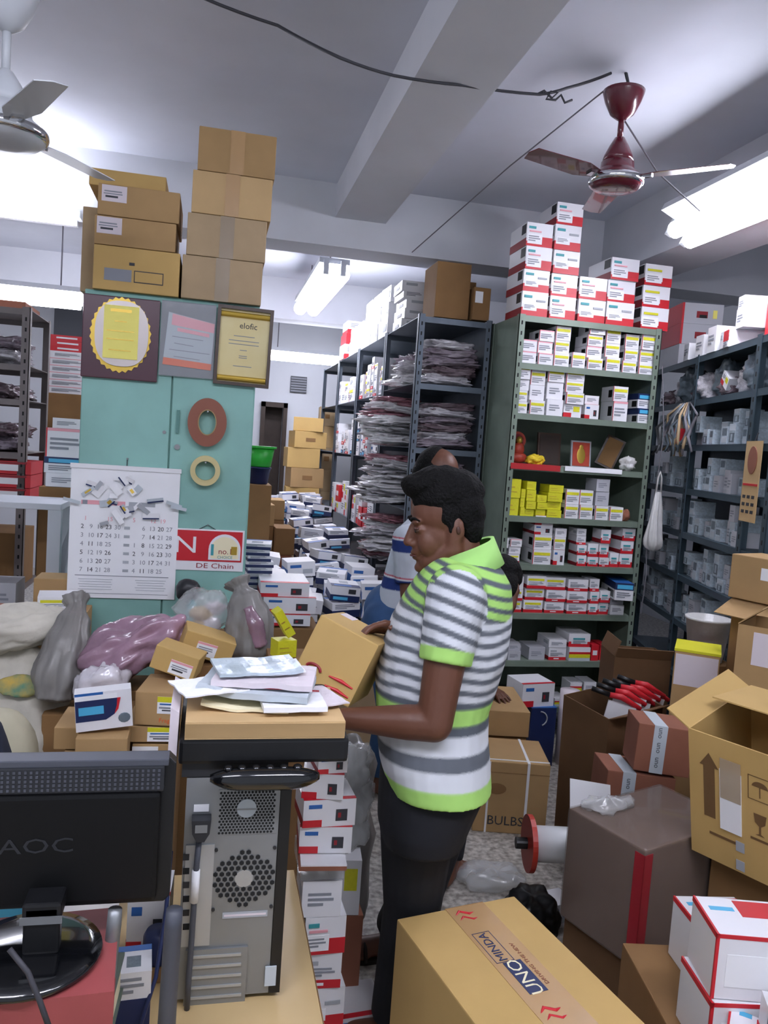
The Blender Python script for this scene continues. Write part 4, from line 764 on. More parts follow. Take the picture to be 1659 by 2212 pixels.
c = AD(-10, 1600, 1.9); bag('cloth_bundle', 'dark blue cloth bundle standing beside the beige cushion', (c.x-.08, c.y+.16, .49), (.10, .09, .49), 'darkblue', 'cloth', 8, .02, 6)

# ------------------------------------------------------------------ heap before the cupboard
c = AD(133, 1525, 2.95); 
carton('carton', 'brown carton under the long grey bag', (c.x+.02, c.y+.02, 0), (.15, .18, .66), m='cardd')
b = MB(); pts = [AD(128, 1512, 2.9), AD(132, 1460, 2.9), AD(145, 1400, 2.93), AD(160, 1345, 2.97), AD(166, 1310, 3.0), AD(163, 1292, 3.02)]
pts[0].z = max(pts[0].z, .665)
tag(MB().folds([pts[0], pts[0].lerp(pts[1], .25), pts[1], pts[2], pts[3], pts[4], pts[5]], [.045, .092, .10, .085, .06, .034, .05], 'baggrey', 3).build('tall_grey_bag', smooth=True), 'tall knotted grey plastic bag leaning by the cupboard corner', 'bag')
H2 = 'labelled cartons before the cupboard'
YL = [(.0, 0, 0, 0)]
def lab_carton(label, c, s, rot, u, v, w_, h, ex=YELTOP, m='card', **k): return carton('carton', label, c, s, rot, m=m, sticks=[(u, v, w_, h, 'paper', 'F', .0012, None, ex)], group=H2, **k)
lab_carton('tall brown carton with yellow label standing under the flat one, behind the monitor', (-.316, 2.66, 0), (.155, .20, .692), (-1.8, 0, 0), .03, .655, .085, .05)
lab_carton('flat brown carton with yellow label carrying the white headlamp box', (-.330, 2.655, .697), (.19, .20, .070), (-2.3, 0, 0), .035, .036, .082, .056)
carton('carton', 'brown carton without label squeezed between the yellow labelled ones', (-.216, 2.76, 0), (.045, .16, .76), m='cardd', group=H2)
lab_carton('tall brown carton with yellow label standing behind the computer tower', (-.120, 2.665, 0), (.14, .20, .708), (-2.8, 0, 0), -.03, .675, .08, .05, [(0, -.68, 1, .32, 'yellow'), (0, .2, .8, .1, 'inkl')])
lab_carton('flat brown carton with yellow label under the square one', (-.130, 2.66, .716), (.168, .20, .052), (-2.8, 0, 0), .03, .026, .09, .046)
lab_carton('square brown carton with yellow label and red print behind the papers', (-.105, 2.65, .773), (.145, .20, .108), (-9, 0, 0), .035, .068, .075, .055, txt=[('Fragile', .02, .03, .018, 'orange')])
t = thing('headlamp_box', 'white box with blue panel, red curve and lamp picture on the flat carton', 'box', (-.275, 2.52, .786), R3(7, 0, -5))
MB().b2((-.082, -.03, 0), (.082, .03, .118), 'boxwhite').build('body', t); b = MB().b2((-.081, -.0308, .03), (.005, -.0300, .095), 'navy').b2((-.072, -.0314, .05), (0, -.0306, .075), 'cyan')
b.prism([(.005, .03), (.03, .045), (.04, .075), (.04, .095), (.005, .095)], -.0312, -.0304, 'navy').prism([(.03, .045), (.042, .06), (.05, .095), (.04, .095), (.038, .072)], -.032, -.0308, 'red').b2((-.081, -.0312, .095), (.04, -.0302, .110), 'paper').b2((-.081, -.031, .110), (.0, -.0302, .118), 'blue').ell((.058, -.031, .03), (.018, .002, .016), 'silverd', nu=10, nv=6)
b.build('printing', t)
carton('carton', 'low tan carton under the white headlamp box', (-.275, 2.50, 0), (.15, .10, .772), m='card', group=H2)
lab_carton('tan carton with white label tilted on the heap, lower of the tilted pair', (-.079, 2.72, .905), (.150, .123, .080), (-12, -2, 16), .025, .028, .075, .045, PINKTOP, 'cardy')
lab_carton('tan carton with white label tilted on the heap, upper of the tilted pair', (.012, 2.86, .925), (.180, .120, .083), (3, 4, 17), -.005, .034, .07, .048, PINKTOP, 'cardy')
carton('carton', 'brown carton hidden under the tilted pair', (-.03, 2.87, 0), (.24, .16, .90), m='cardd', group=H2)
c0 = AD(280, 1410, 2.9)
bag('pink_bundle', 'long pinkish plastic wrapped bundle lying aslant before the cupboard', (c0.x, c0.y+.03, c0.z), (.235, .10, .085), 'pouchp', 'bundle', 4, .045, (5, 16, 20), (-14, 0, -27), .9, nu=64, nv=40)
carton('carton', 'brown carton hidden below the pinkish bundle', (c0.x-.02, c0.y+.06, 0), (.3, .2, c0.z-.13), m='cardd', group=H2)
c0 = AD(220, 1455, 2.85); bag('clear_bag', 'crumpled clear bag under the lower end of the pinkish bundle', (c0.x+.01, c0.y-.04, c0.z-.01), (.10, .07, .05), 'pouchl', 'bag', 9, .03, 12, (0, 0, -20))
c0 = AD(440, 1325, 3.05); t = thing('packet_bag', 'clear plastic bag of peach coloured packets under the sign', 'bag', (c0.x, c0.y, c0.z))
MB().ell((0, 0, .0), (.10, .075, .095), 'clear', amp=.03, fr=10, seed=3, nu=30, nv=18).build('bag_film', t, smooth=True)
for i, (dx, dz, m) in enumerate(((-.03, -.05, 'kraft'), (.03, -.045, 'paperpink'), (-.01, .0, 'kraft'), (.04, .02, 'paperpink'))): MB().ell((dx, .01*i-.02, dz), (.045, .03, .028), m, amp=.01, fr=20).build('packet', t, smooth=True)
carton('carton', 'brown carton hidden under the bag of packets', (c0.x+.03, c0.y+.02, 0), (.22, .2, c0.z-.085), m='cardd', group=H2)
c0 = AD(540, 1345, 3.0); b = MB()
tag(MB().folds([AD(535, 1432, 2.95), AD(538, 1400, 2.95), AD(540, 1350, 2.97), AD(528, 1300, 3.0), AD(520, 1272, 3.02), AD(512, 1256, 3.03)], [.05, .088, .094, .068, .032, .055], 'baggrey', 7).build('grey_carrier_bag', smooth=True), 'grey carrier bag with knotted top standing by the yellow packs', 'bag')
tag(MB().folds([AD(562, 1395, 2.9), AD(552, 1350, 2.89), AD(535, 1312, 2.90)], [.028, .032, .018], 'pouchp', 2, 24, 16).build('pink_packet', smooth=True), 'long pink packet leaning on the grey carrier bag', 'packet')
carton('carton', 'brown carton hidden under the grey carrier bag', (c0.x-.0, c0.y+.0, 0), (.2, .2, AD(535, 1432, 2.95).z-.0), m='cardd', group=H2)
c0 = AD(625, 1420, 2.75); carton('carton', 'brown carton hidden below the yellow packs', (c0.x, c0.y+.05, 0), (.14, .16, c0.z-.002), m='cardd', group=H2)
pack('yellow', 'torn yellow pack lying flat beside the held carton', (c0.x-.02, c0.y+.02, c0.z), (.07, .06, .06), 20, name='yellow_pack', cat='pack')
pack('yellow', 'yellow pack tilted over the flat yellow one beside the held carton', (c0.x, c0.y+.03, c0.z+.075), (.03, .06, .10), name='yellow_pack', cat='pack', rot=(10, 0, -32))
c0 = AY(415, 1292, 3.5); t = thing('spray_bottle', 'small chrome topped spray bottle below the sign', 'bottle', (c0.x, 3.5, c0.z-.02))
MB().lathe([(.02, -.1), (.024, -.09), (.024, -.01), (.01, .01)], 'teallogo', 16).build('bottle', t, smooth=True); MB().cyl((0, 0, .01), (0, 0, .045), .009, 'chrome', n=14).build('nozzle', t, smooth=True)
c1 = AY(408, 1262, 3.52); bag('dark_pouch', 'dark rounded pouch tucked under the sign beside the calendar', (c1.x, 3.53, c1.z-.03), (.05, .05, .05), 'dkgrey', 'pouch', 2, .01, 12)
carton('carton', 'brown carton hidden under the spray bottle', (c0.x-.02, 3.5, 0), (.2, .12, c0.z-.12), m='cardd', group=H2)

p = AY(150, 700, 9.95); t = thing('noticeboard', 'dark grey board on the back wall above the stacked boxes beside the cupboard', 'board', (p.x, 9.995, p.z))
MB().b2((-.17, -.03, -.20), (.17, 0, .20), 'ventdark').build('panel', t); MB().b2((-.18, -.034, .20), (.18, 0, .22), 'slate').build('top_rail', t)

# ------------------------------------------------------------------ desk with monitor and computer tower
DZ = .60
t = thing('desk', 'light wood laminate desk carrying the computer tower and monitor', 'desk', (-.37, 1.45, 0))
MB().b2((-.63, -.55, DZ-.025), (.635, .52, DZ), 'laminate').build('top', t, bevel=.002)
MB().b2((.6355, -.55, DZ-.025), (.637, .52, DZ), 'woodedge').build('edge_band', t)
for sx in (-.6, .60):
    for sy in (-.5, .47): MB().b2((sx-.02, sy-.02, 0), (sx+.02, sy+.02, DZ-.025), 'rackgrey').build('leg', t)
TX0, TX1, TY, TZ = -.012, .188, 1.50, 1.055
tw = thing('computer_tower', 'grey computer tower with its back panel outward, standing on the desk', 'computer', ((TX0+TX1)/2, TY, DZ))
TW, TH = TX1-TX0, TZ-DZ
MB().b2((-TW/2+.004, .004, .012), (TW/2-.004, .42, TH), 'blk_plast').build('case', tw, bevel=.003)
MB().b2((-TW/2, 0, .01), (TW/2-.022, .0045, TH-.002), 'steel').build('back_panel', tw)
MB().b2((TW/2-.021, -.002, .01), (TW/2, .004, TH), 'blk_plast').build('side_edge', tw)
for sx in (-.07, .07):
    for y0 in (.04, .36): MB().cyl((sx, y0, 0), (sx, y0, .012), .012, 'black', n=12).build('foot', tw)
def zz(px, py): q = AY(px, py, TY); return q.x-(TX0+TX1)/2, q.z-DZ
def holes(name, poly_in, r, m='hole', pitch=2.35):
    b = MB(); pts = [zz(*p) for p in poly_in]; cx = sum(p[0] for p in pts)/len(pts); x0, x1 = min(p[0] for p in pts), max(p[0] for p in pts); z0, z1 = min(p[1] for p in pts), max(p[1] for p in pts)
    return b, x0, x1, z0, z1
b, x0, x1, z0, z1 = holes('', [(478, 1710), (592, 1795)], .0026)
MB().b2((x0-.004, -.0012, z0-.004), (x1+.004, -.0002, z1+.004), 'steel').build('psu_plate', tw)
i = 0; z = z0
while z < z1:
    x = x0+(.0033 if i % 2 else 0)
    while x < x1: b.add([(x+.0027*math.cos(math.pi/3*k+.52), -.0016, z+.0027*math.sin(math.pi/3*k+.52)) for k in range(6)], [(0, 1, 2, 3, 4, 5)], 'hole'); x += .0066
    z += .0057; i += 1
b.build('psu_grille', tw)
c = zz(533, 1745); MB().cyl((c[0], -.001, c[1]), (c[0], -.0028, c[1]), .0185, 'paperg', n=28).b2((c[0]-.018, -.0032, c[1]-.003), (c[0]+.018, -.0026, c[1]), 'steel').build('round_label', tw)
c = zz(527, 1897); b = MB(); R_ = .056
for i in range(-9, 10):
    for j in range(-9, 10):
        x = (i+.5*(j % 2))*.0122; z = j*.0106
        if .019 < math.hypot(x, z) < R_: b.add([(c[0]+x+.0050*math.cos(math.pi/3*k+.52), -.0016, c[1]+z+.0050*math.sin(math.pi/3*k+.52)) for k in range(6)], [(0, 1, 2, 3, 4, 5)], 'hole')
b.build('fan_grille', tw)
MB().cyl((c[0], 0, c[1]), (c[0], -.0014, c[1]), .0175, 'steell', n=28).build('fan_hub', tw)
for sx in (-.062, .062):
    for sz in (-.06, .06): MB().cyl((c[0]+sx*.9, 0, c[1]+sz), (c[0]+sx*.9, -.003, c[1]+sz), .0035, 'dkgrey', n=10).build('screw', tw)
a, d = zz(480, 1984), zz(578, 1966); MB().b2((a[0], -.0014, a[1]), (d[0], -.0003, d[1]), 'lblgrey').b2((a[0]+.003, -.0018, a[1]+.004), (d[0]-.003, -.0014, d[1]-.004), 'paperpink').build('barcode_sticker', tw)
b = MB(); a, d = zz(402, 1825), zz(452, 2040); b.b2((a[0], -.003, d[1]), (d[0], -.0003, a[1]), 'steell'); b.build('port_plate', tw)
b = MB()
for k in range(6):
    q = zz(395, 1850+30*k); b.b2((q[0], -.0042, q[1]-.006), (q[0]+.012, -.003, q[1]+.006), 'hole' if k % 2 else 'dkgrey')
b.build('port', tw)
a, d = zz(402, 2050), zz(528, 2165); MB().b2((a[0], -.006, d[1]), (d[0], -.0004, a[1]), 'steel').build('slot_plate', tw)
for k in range(5):
    q0, q1 = zz(408, 2062+22*k), zz(520, 2062+22*k); MB().b2((q0[0], -.0085, q0[1]-.004), (q1[0], -.0062, q0[1]+.001), 'steell').build('slot_cover', tw)
q = zz(586, 2105); MB().box((q[0]-.002, -.004, q[1]), (.022, .003, .04), 'paperg', T(0, 0, 0)).build('torn_tape', tw)
a = zz(435, 1745); MB().b2((a[0]-.014, -.0016, a[1]-.007), (a[0]+.014, -.0003, a[1]+.007), 'white').build('white_sticker', tw)
a = zz(435, 1775); b = MB().prism([(a[0]-.018, a[1]+.016), (a[0]+.018, a[1]+.016), (a[0]+.016, a[1]-.010), (a[0]+.007, a[1]-.026), (a[0]-.007, a[1]-.026), (a[0]-.016, a[1]-.010)], -.030, -.001, 'dkgrey').b2((a[0]-.012, -.031, a[1]-.008), (a[0]+.012, -.0295, a[1]+.009), 'steel')
pg = b.build('vga_plug', tw, bevel=.002); pts = [zz(430, 1810), zz(425, 1860), zz(420, 1930), zz(415, 2010), zz(408, 2100), zz(404, 2170)]
MB().tube([(p_[0], -.016, p_[1]) for p_ in pts], .0055, 'slate', 8).build('vga_cable', pg, smooth=True); q0, q1 = zz(424, 1870), zz(420, 1938); MB().tube([(q0[0], -.016, q0[1]), (q1[0], -.016, q1[1])], .008, 'white', 10).build('cable_tag', pg, smooth=True)

# printer with glossy tray lip, board and papers above the tower
pr = thing('printer', 'black printer with glossy front lip lying on the computer tower', 'printer', (.128, 1.50, TZ))
MB().b2((-.158, -.012, .028), (.165, .34, .078), 'blk_plast').build('body', pr, bevel=.008)
MB().b2((-.150, .0, 0), (.05, .32, .028), 'dkgrey').build('lower_body', pr)
b = MB(); n = 24; vs = []
for k in range(n+1):
    u = -.098+.205*k/n; e_ = 1-abs((k-n/2)/(n/2))**4
    for j in range(10):
        a_ = 2*math.pi*j/10; vs.append((u, -.030+.022*math.cos(a_)*(.35+.65*e_)-.008*e_, .010+(.022*math.sin(a_))*(.3+.7*e_)))
b.add(vs, [(k*10+j, k*10+(j+1) % 10, (k+1)*10+(j+1) % 10, (k+1)*10+j) for k in range(n) for j in range(10)]+[tuple(range(9, -1, -1)), tuple(n*10+j for j in range(10))], 'blk_gloss').build('tray_lip', pr, smooth=True)
for k in range(6): MB().ell((-.066+.026*k, -.034, .030), (.009, .010, .006), 'blk_gloss', nu=12, nv=8).build('ridge', pr, smooth=True)
bd = thing('wooden_board', 'thick worn brown board laid across the printer under the papers', 'board', (.132, 1.50, TZ+.0785))
MB().b2((-.152, -.016, 0), (.150, .20, .034), 'kraft').b2((-.152, -.0168, .003), (.150, -.0155, .031), 'wood').build('plank', bd, bevel=.003)
BZ = TZ+.0785+.0345
tag(MB().prism([(-.008, .0), (.008, .0), (.010, .12), (-.006, .13)], 0, .2, 'paperpink').build('paper_sleeve', loc=(-.042, 1.50, TZ+.005)), 'upright white paper edge stuck at the side of printer and board', 'paper')
def sheet(label, cx, cy, z, w_, d_, yaw, m, curl=(0, 0), th=.004, group='loose papers on the board', name='paper_pile', tilt=0, seed=1):
    b = MB(); nx, ny = 12, 8; vs = []
    for k in (0, 1):
        for j in range(ny+1):
            for i in range(nx+1):
                u, v = i/nx-.5, j/ny-.5; h = curl[0]*max(0, u)**2*4+curl[1]*max(0, -u)**2*4+.004*noise.noise(Vector((u*4, v*4, seed)))
                vs.append((u*w_, v*d_, h+(th if k else 0)+.5*.004))
    N = (nx+1)*(ny+1); fs = []
    for j in range(ny):
        for i in range(nx):
            a_ = j*(nx+1)+i; fs += [(a_, a_+nx+1, a_+nx+2, a_+1), (N+a_, N+a_+1, N+a_+nx+2, N+a_+nx+1)]
    for i in range(nx): fs += [(i, i+1, N+i+1, N+i), (ny*(nx+1)+i+1, ny*(nx+1)+i, N+ny*(nx+1)+i, N+ny*(nx+1)+i+1)]
    for j in range(ny): fs += [((j+1)*(nx+1), j*(nx+1), N+j*(nx+1), N+(j+1)*(nx+1)), (j*(nx+1)+nx, (j+1)*(nx+1)+nx, N+(j+1)*(nx+1)+nx, N+j*(nx+1)+nx)]
    o = b.add(vs, fs, m).build(name, loc=(cx, cy, z), rot=R3(yaw, 0, tilt), smooth=False); return tag(o, label, 'papers', group)
z = BZ
sheet('cream folded paper lowest under the white papers on the board', .10, 1.60, z, .17, .14, -8, 'paperc', (0, .01), .005, seed=2)
sheet('white folded paper at the front edge of the board', .185, 1.55, z+.008, .125, .09, 3, 'paper', (0, 0), .010, seed=3, name='paper_pile')
sheet('pale pink paper at the board corner beside the forearm', .235, 1.60, z+.0065, .10, .12, 20, 'paperpink', (0, 0), .003, seed=4)
sheet('thick grey white ledger of papers in the middle of the heap on the board', .120, 1.61, z+.022, .22, .15, -14, 'paperg', (0, .006), .013, seed=5)
sheet('white paper with corner sticking out past the board end', .02, 1.585, z+.034, .13, .11, 20, 'paper', (0, -.0), .003, seed=6)
sheet('pinkish paper sheaf with red edge near the top of the heap', .135, 1.62, z+.040, .20, .14, -11, 'paperpink', (0, 0), .011, seed=7)
sheet('grey striped plastic folder topmost on the paper heap', .115, 1.64, z+.057, .17, .12, 9, 'silver', (.004, 0), .006, seed=8)
sheet('white paper slipped under the grey folder', .13, 1.645, z+.0525, .16, .10, 6, 'paper', (.006, 0), .002, seed=9)
tag(MB().b2((-.07, -.0006, 0), (.07, .0006, .003), 'redd').build('red_thread', loc=(.165, 1.545, z+.042), rot=(0, 0, rad(-10))), 'thin dark red strip along the pinkish sheaf', 'strip')

# monitor seen from behind
MX0, MX1, MY = -.475, -.030, 1.35
mo = thing('monitor', 'black flat computer monitor seen from behind with raised maker lettering', 'monitor', ((MX0+MX1)/2, MY, .0))
mw = MX1-MX0; z0, z1 = .888, 1.148
MB().prism([(-mw/2, z0), (mw/2-.01, z0), (mw/2, z0+.01), (mw/2, z1-.012), (mw/2-.012, z1), (-mw/2, z1)], .02, .05, 'blk_plast').build('front_shell', mo, bevel=.003)
MB().b2((-mw/2+.012, .0, z0+.012), (mw/2-.022, .02, z1-.055), 'blk_back').build('back_cover', mo, bevel=.008)
MB().b2((-mw/2+.008, .004, z1-.055), (mw/2-.018, .02, z1-.010), 'dkgrey').build('vent_band', mo, bevel=.003)
MB().b2((-mw/2+.004, .006, z1-.011), (mw/2-.012, .045, z1+.001), 'slate').build('top_strip', mo, bevel=.002)
b = MB()
for r_ in range(5):
    for k in range(46): b.b2((-mw/2+.02+k*.0088, .0028, z1-.050+r_*.0075), (-mw/2+.024+k*.0088, .0041, z1-.0455+r_*.0075), 'slate')
b.build('vent_grille', mo)
lx_ = AY(80, 1797, MY).x-(MX0+MX1)/2
MB().text('AOC', .036, 'dkgrey', T(lx_, -.0004, z0+.118), 1.5).build('lettering', mo)
nx_ = AY(90, 1960, 1.30).x-(MX0+MX1)/2
st = MB().b2((nx_-.028, -.05, .850), (nx_+.028, -.022, .93), 'blk_plast').b2((nx_-.03, -.05, .905), (nx_+.03, .02, .935), 'blk_plast').build('stand_neck', mo, bevel=.005)
MB().b2((nx_-.032, -.0535, .903), (nx_+.032, -.0505, .915), 'steel').build('hinge_trim', mo)
MB().lathe([(.108, .833), (.114, .838), (.112, .845), (.09, .849), (.03, .851)], 'blk_gloss', 48, (nx_-.02, -.03, 0)).build('base', mo, smooth=True)
bx = (MX0+MX1)/2+nx_-.02
for i, (h0, h1, m, lab) in enumerate(((.602, .68, 'ledgerg', 'thick green ledger lowest under the monitor'), (.681, .755, 'ledgerg', 'second green ledger under the monitor'), (.756, .832, 'ledger', 'thick red ledger just under the monitor base'))):
    t = thing('ledger_book', lab, 'book', (bx, 1.33, h0), (0, 0, rad((2, -3, 4)[i])), 'ledgers under the monitor')
    hh = h1-h0; MB().b2((-.135, -.115, 0), (.135, .115, .006), m).b2((-.135, -.115, hh-.006), (.135, .115, hh), m).b2((-.135, -.115, .006), (-.127, .115, hh-.006), m).b2((-.127, -.115, .006), (.135, -.110, hh-.006), m).build('cover', t); MB().b2((-.126, -.1095, .006), (.13, .11, hh-.006), 'paperc').build('page_block', t)
for i, (px, y_, r_, zt, m) in enumerate(((240, 1.36, .013, .80, 'baggrey'), (368, 1.36, .016, .80, 'baggrey'))):
    p0, p1 = AY(px+6, 2000, y_), AY(px-18+i*10, 2212, y_)
    tag(MB().tube([(p1.x-.004, y_, DZ+.001), p1, p0, (p0.x+.001, y_, p0.z+.03)], [r_*1.1, r_, r_*.95, r_*.9], 'steel' if i == 0 else 'slate', 14).build('wrapped_rod', smooth=True), ['grey wrapped rod standing between monitor base and red lidded boxes', 'grey wrapped rod standing close to the computer tower'][i], 'rod')
q = AY(318, 2088, 1.66); pack('headl', 'red and white box on the desk behind the monitor corner', (q.x, 1.70, DZ+.001), (.085, .10, .135), -3, name='product_box')
t = thing('jar_lid', 'dark blue plastic jar lid before the red and white desk box', 'lid', (q.x+.022, 1.60, DZ+.03)); MB().lathe([(.028, 0), (.03, .004), (.03, .05), (.024, .062)], 'navy', 24).build('lid_shell', t, smooth=True)
carton('carton', 'flat carton under the dark blue lid on the desk', (q.x+.02, 1.60, DZ+.001), (.075, .07, .028), m='cardd')
q = AY(285, 2150, 1.48); pack('navyb', 'white and dark blue box lying on the desk before the tower', (q.x, 1.49, DZ+.001), (.065, .08, .105), 4)
q = AY(185, 1965, 1.78); tag(MB().b2((-.07, -.002, 0), (.07, .002, .16), 'paper').prism([(-.07, .16), (0, .08), (.07, .16)], -.003, -.002, 'white').build('envelope', loc=(q.x, 1.78, DZ+.002), rot=(rad(-12), 0, 0)), 'large white envelope propped on the desk behind the monitor base', 'envelope')
q = AY(18, 1985, 1.62); pack('blue', 'teal and blue box on the desk behind the monitor neck', (q.x, 1.66, DZ+.001), (.09, .1, .17), 3)
tag(MB().tube([AY(20, 2050, 1.16), AY(60, 2100, 1.15), AY(85, 2160, 1.14), AY(110, 2230, 1.13)], .004, 'cable', 8).build('monitor_cable', smooth=True), 'black cable trailing over the red ledger below the monitor', 'cable')
tag(MB().tube([(-.035, 1.52, DZ+.30), (-.038, 1.49, DZ+.2), (-.05, 1.47, DZ+.08), (-.075, 1.42, DZ+.01)], .004, 'navy', 8).build('blue_cable', smooth=True), 'blue cable hanging down beside the computer tower', 'cable')

# ------------------------------------------------------------------ lamp boxes stacked on the floor beyond the desk
def fstack(label, px0, px1, Y, seq, z, group):
    for i, (st, h, dx, wd, dp, yaw) in enumerate(seq):
        x = AY((px0+px1)/2, 1800, Y).x+dx
        pack(st, f'{PH.get(st, "white box")}, {"lowest" if i == 0 else ORD[i]+" up"} of the {label}', (x, Y+dp/2, z), (wd, dp, h-.001), yaw, group=group); z += h
    return z
g = 'lamp boxes stacked beyond the desk'
x = .352
zt = .0
for i, (st, h, wd, dp, yaw, dx, dy) in enumerate((('lamp', .12, .12, .16, -4, .02, 0), ('lamp', .12, .12, .16, 3, .015, 0), ('bandb', .10, .115, .16, -3, .01, 0), ('lampb', .105, .11, .17, 2, .01, 0), ('white', .10, .105, .17, -2, .0, 0))):
    pack(st, f'{PH[st]}, {"lowest" if i == 0 else ORD[i]+" up"} of the stack standing against the desk edge', (x+dx, 2.09+dy, zt), (wd, dp, h-.001), yaw, group=g); zt += h
t = thing('clear_box', 'clear plastic box of small brown parts above the stack by the desk edge', 'box', (x-.005, 2.09, zt+.001)); MB().b2((-.058, -.08, 0), (.058, .08, .045), 'clear').build('box_shell', t); 
for k in range(6): MB().ell((-.04+.016*k, -.05+.03*(k % 3), .02), (.010, .012, .012), ['cardd', 'gold', 'cardr'][k % 3], nu=10, nv=6).build('part', t)
tag(MB().b2((-.065, -.10, 0), (.06, .06, .012), 'cardr').b2((-.06, -.10, .012), (.06, .05, .016), 'white').build('carton_flap', loc=(x-.008, 2.08, zt-.02) if False else (x-.002, 2.07, zt+.0475), rot=(0, 0, rad(-4))), 'flat brown carton piece with red edge in the stack by the desk', 'cardboard'); zt += .066
for i, (st, h, wd, dx, yw) in enumerate((('headl', .074, .140, .005, -4), ('headl', .076, .142, .003, 3), ('headl', .07, .11, -.005, -10), ('headl', .05, .08, .0, 6))):
    pack(st, f'white lamp box with picture, {["lowest", "second up", "third up", "topmost"][i]} above the clear plastic box', (x+dx, 2.09, zt), (wd, .13, h-.001), yw, group=g); zt += h
pack('redw', 'white box with red corner on a plain carton behind the desk edge stack', (.455, 2.30, .30), (.11, .12, .17), -6)
carton('carton', 'brown carton under the white box with red corner', (.455, 2.30, 0), (.13, .13, .298), m='cardr')
q = AZ(755, 2195, .06); pack('headl', 'white box with red edge and lamp picture lying on the floor by the desk', (q.x+.01, q.y+.05, 0), (.18, .15, .075), 6)
c0 = AD(775, 1690, 2.25); bag('clear_bag', 'crumpled clear plastic bag hanging beside the lamp boxes near the man', (c0.x, c0.y+.05, c0.z-.06), (.05, .05, .15), 'clear', 'bag', 6, .035, 14)
c0 = AD(765, 1650, 2.5); bag('grey_bag', 'large grey plastic sack standing behind the lamp boxes near the man', (c0.x, c0.y+.05, .40), (.085, .10, .40), 'baggrey', 'sack', 4, .03, 6)

# ------------------------------------------------------------------ large carton in the foreground
S = (.357, .999, .496)
bgb = carton('carton', 'large tan carton with printed tape along its top, standing next to the desk', (.806, 1.443, 0), S, (11.8, 0, 0), m='cardy', opened=False)
MB().box((.02, 0, S[2]+.0006), (.115, .995, .0012), 'tape').b2((-.038, S[1]/2, S[2]-.06), (.078, S[1]/2+.001, S[2]+.001), 'tape').build('tape', bgb)
tzz = S[2]+.0014
def toptext(body, size, u, v, m, rz, sq=1.0): return MB().text(body, size, m, T(u, v, tzz, rz) @ Matrix.Rotation(-math.pi/2, 4, 'X'), sq, .0008).build('lettering', bgb)
# printing runs along the tape, read from its near end
X = T(.012, .20, tzz, rad(90)) @ Matrix.Rotation(-math.pi/2, 4, 'X')
MB().box((0, -.0004, 0), (.115, .0006, .050), 'navy', X).build('print_panel', bgb)
toptext('UNO', .050, .012, .20, 'paperc', rad(90), 1.1)
X = T(-.002, .32, tzz, rad(90)) @ Matrix.Rotation(-math.pi/2, 4, 'X'); b = MB()
for lo, hi in (((-.06, -.025), (.06, -.0235)), ((-.06, .0235), (.06, .025)), ((-.06, -.025), (-.0585, .025)), ((.0585, -.025), (.06, .025))): b.b2((lo[0], -.0006, lo[1]), (hi[0], 0, hi[1]), 'navy', X)
b.build('outline_panel', bgb); toptext('MINDA', .033, -.002, .32, 'navy', rad(90), 1.05); toptext('DRIVING THE NEW', .014, .050, .24, 'cardr', rad(90), 1.3)
for v in (.45, .07, -.30): MB().tube([(-.03, v+.01, tzz-.003), (-.008, v+.028, tzz-.003), (.014, v+.012, tzz-.003), (.034, v+.018, tzz-.003)], [.002, .006, .006, .002], 'red', 8).tube([(-.03, v-.014, tzz-.003), (-.008, v+.004, tzz-.003), (.014, v-.012, tzz-.003), (.034, v-.006, tzz-.003)], [.002, .005, .005, .002], 'red', 8).build('swoosh_mark', bgb)
MB().b2((-S[0]/2-.003, -.45, S[2]-.004), (-S[0]/2+.02, -.44, S[2]+.001), 'cardy').build('seam', bgb)

# ------------------------------------------------------------------ cartons across the counter and along the right side
S = (.330, .304, .330)
bb = carton('carton', 'strapped brown carton printed BULBS standing on the floor behind the man', (1.438, 3.416, 0), S, (-13, 0, 0), m='card', txt=[('BULBS', .060, -.02, .056, 'ink')])
MB().b2((.062, -S[1]/2-.003, 0), (.074, -S[1]/2-.0012, S[2]), 'white').b2((.062, -S[1]/2-.003, S[2]), (.074, S[1]/2, S[2]+.002), 'white').b2((-S[0]/2-.003, -S[1]/2+.02, S[2]), (S[0]/2, -S[1]/2+.028, S[2]+.0025), 'white').b2((-.112, -S[1]/2-.003, 0), (-.103, -S[1]/2-.0012, S[2]), 'white').build('strap', bb)
MB().b2((-S[0]/2, -S[1]/2-.0018, S[2]-.05), (S[0]/2, -S[1]/2-.0006, S[2]-.048), 'cardd').build('flap_seam', bb)
MB().ell((-.07, -S[1]/2-.0005, .205), (.045, .0015, .026), 'cardd', nu=20, nv=8).build('emblem', bb)
carton('carton', 'brown carton the resting hand lies on, behind the strapped BULBS carton', (1.49, 3.80, .331), (.288, .42, .127), (-9.9, 0, 0), m='card')
carton('carton', 'brown carton under the one the hand rests on', (1.49, 3.80, 0), (.28, .38, .33), (-9.9, 0, 0), m='cardd')
q = AY(1162, 1605, 3.98); t = carton('carton', 'navy blue carton with pale ring mark behind the strapped carton', (q.x+.03, 4.10, 0), (.15, .2, q.z+.19), (0, 0, 0), m='navy'); sz = q.z+.19
MB().tube([(-.02+.04*math.cos(k*.35-1.2), -.1012, sz-.06+.04*math.sin(k*.35-1.2)) for k in range(9)], .004, 'lblgrey', 6).build('ring_mark', t); MB().b2((-.075, -.1, sz), (.075, .1, sz+.004), 'blue').build('lid', t)
pack('headl', 'white box with black headlamp picture on the navy carton', (q.x-.02, 4.10, sz+.0045), (.20, .18, .13), 8)
tag(MB().cyl((q.x+.20, 4.05, 0), (q.x+.20, 4.05, .42), .055, 'paperpink', n=24).build('paper_tube', smooth=True), 'greyish paper tube standing behind the navy carton', 'tube')
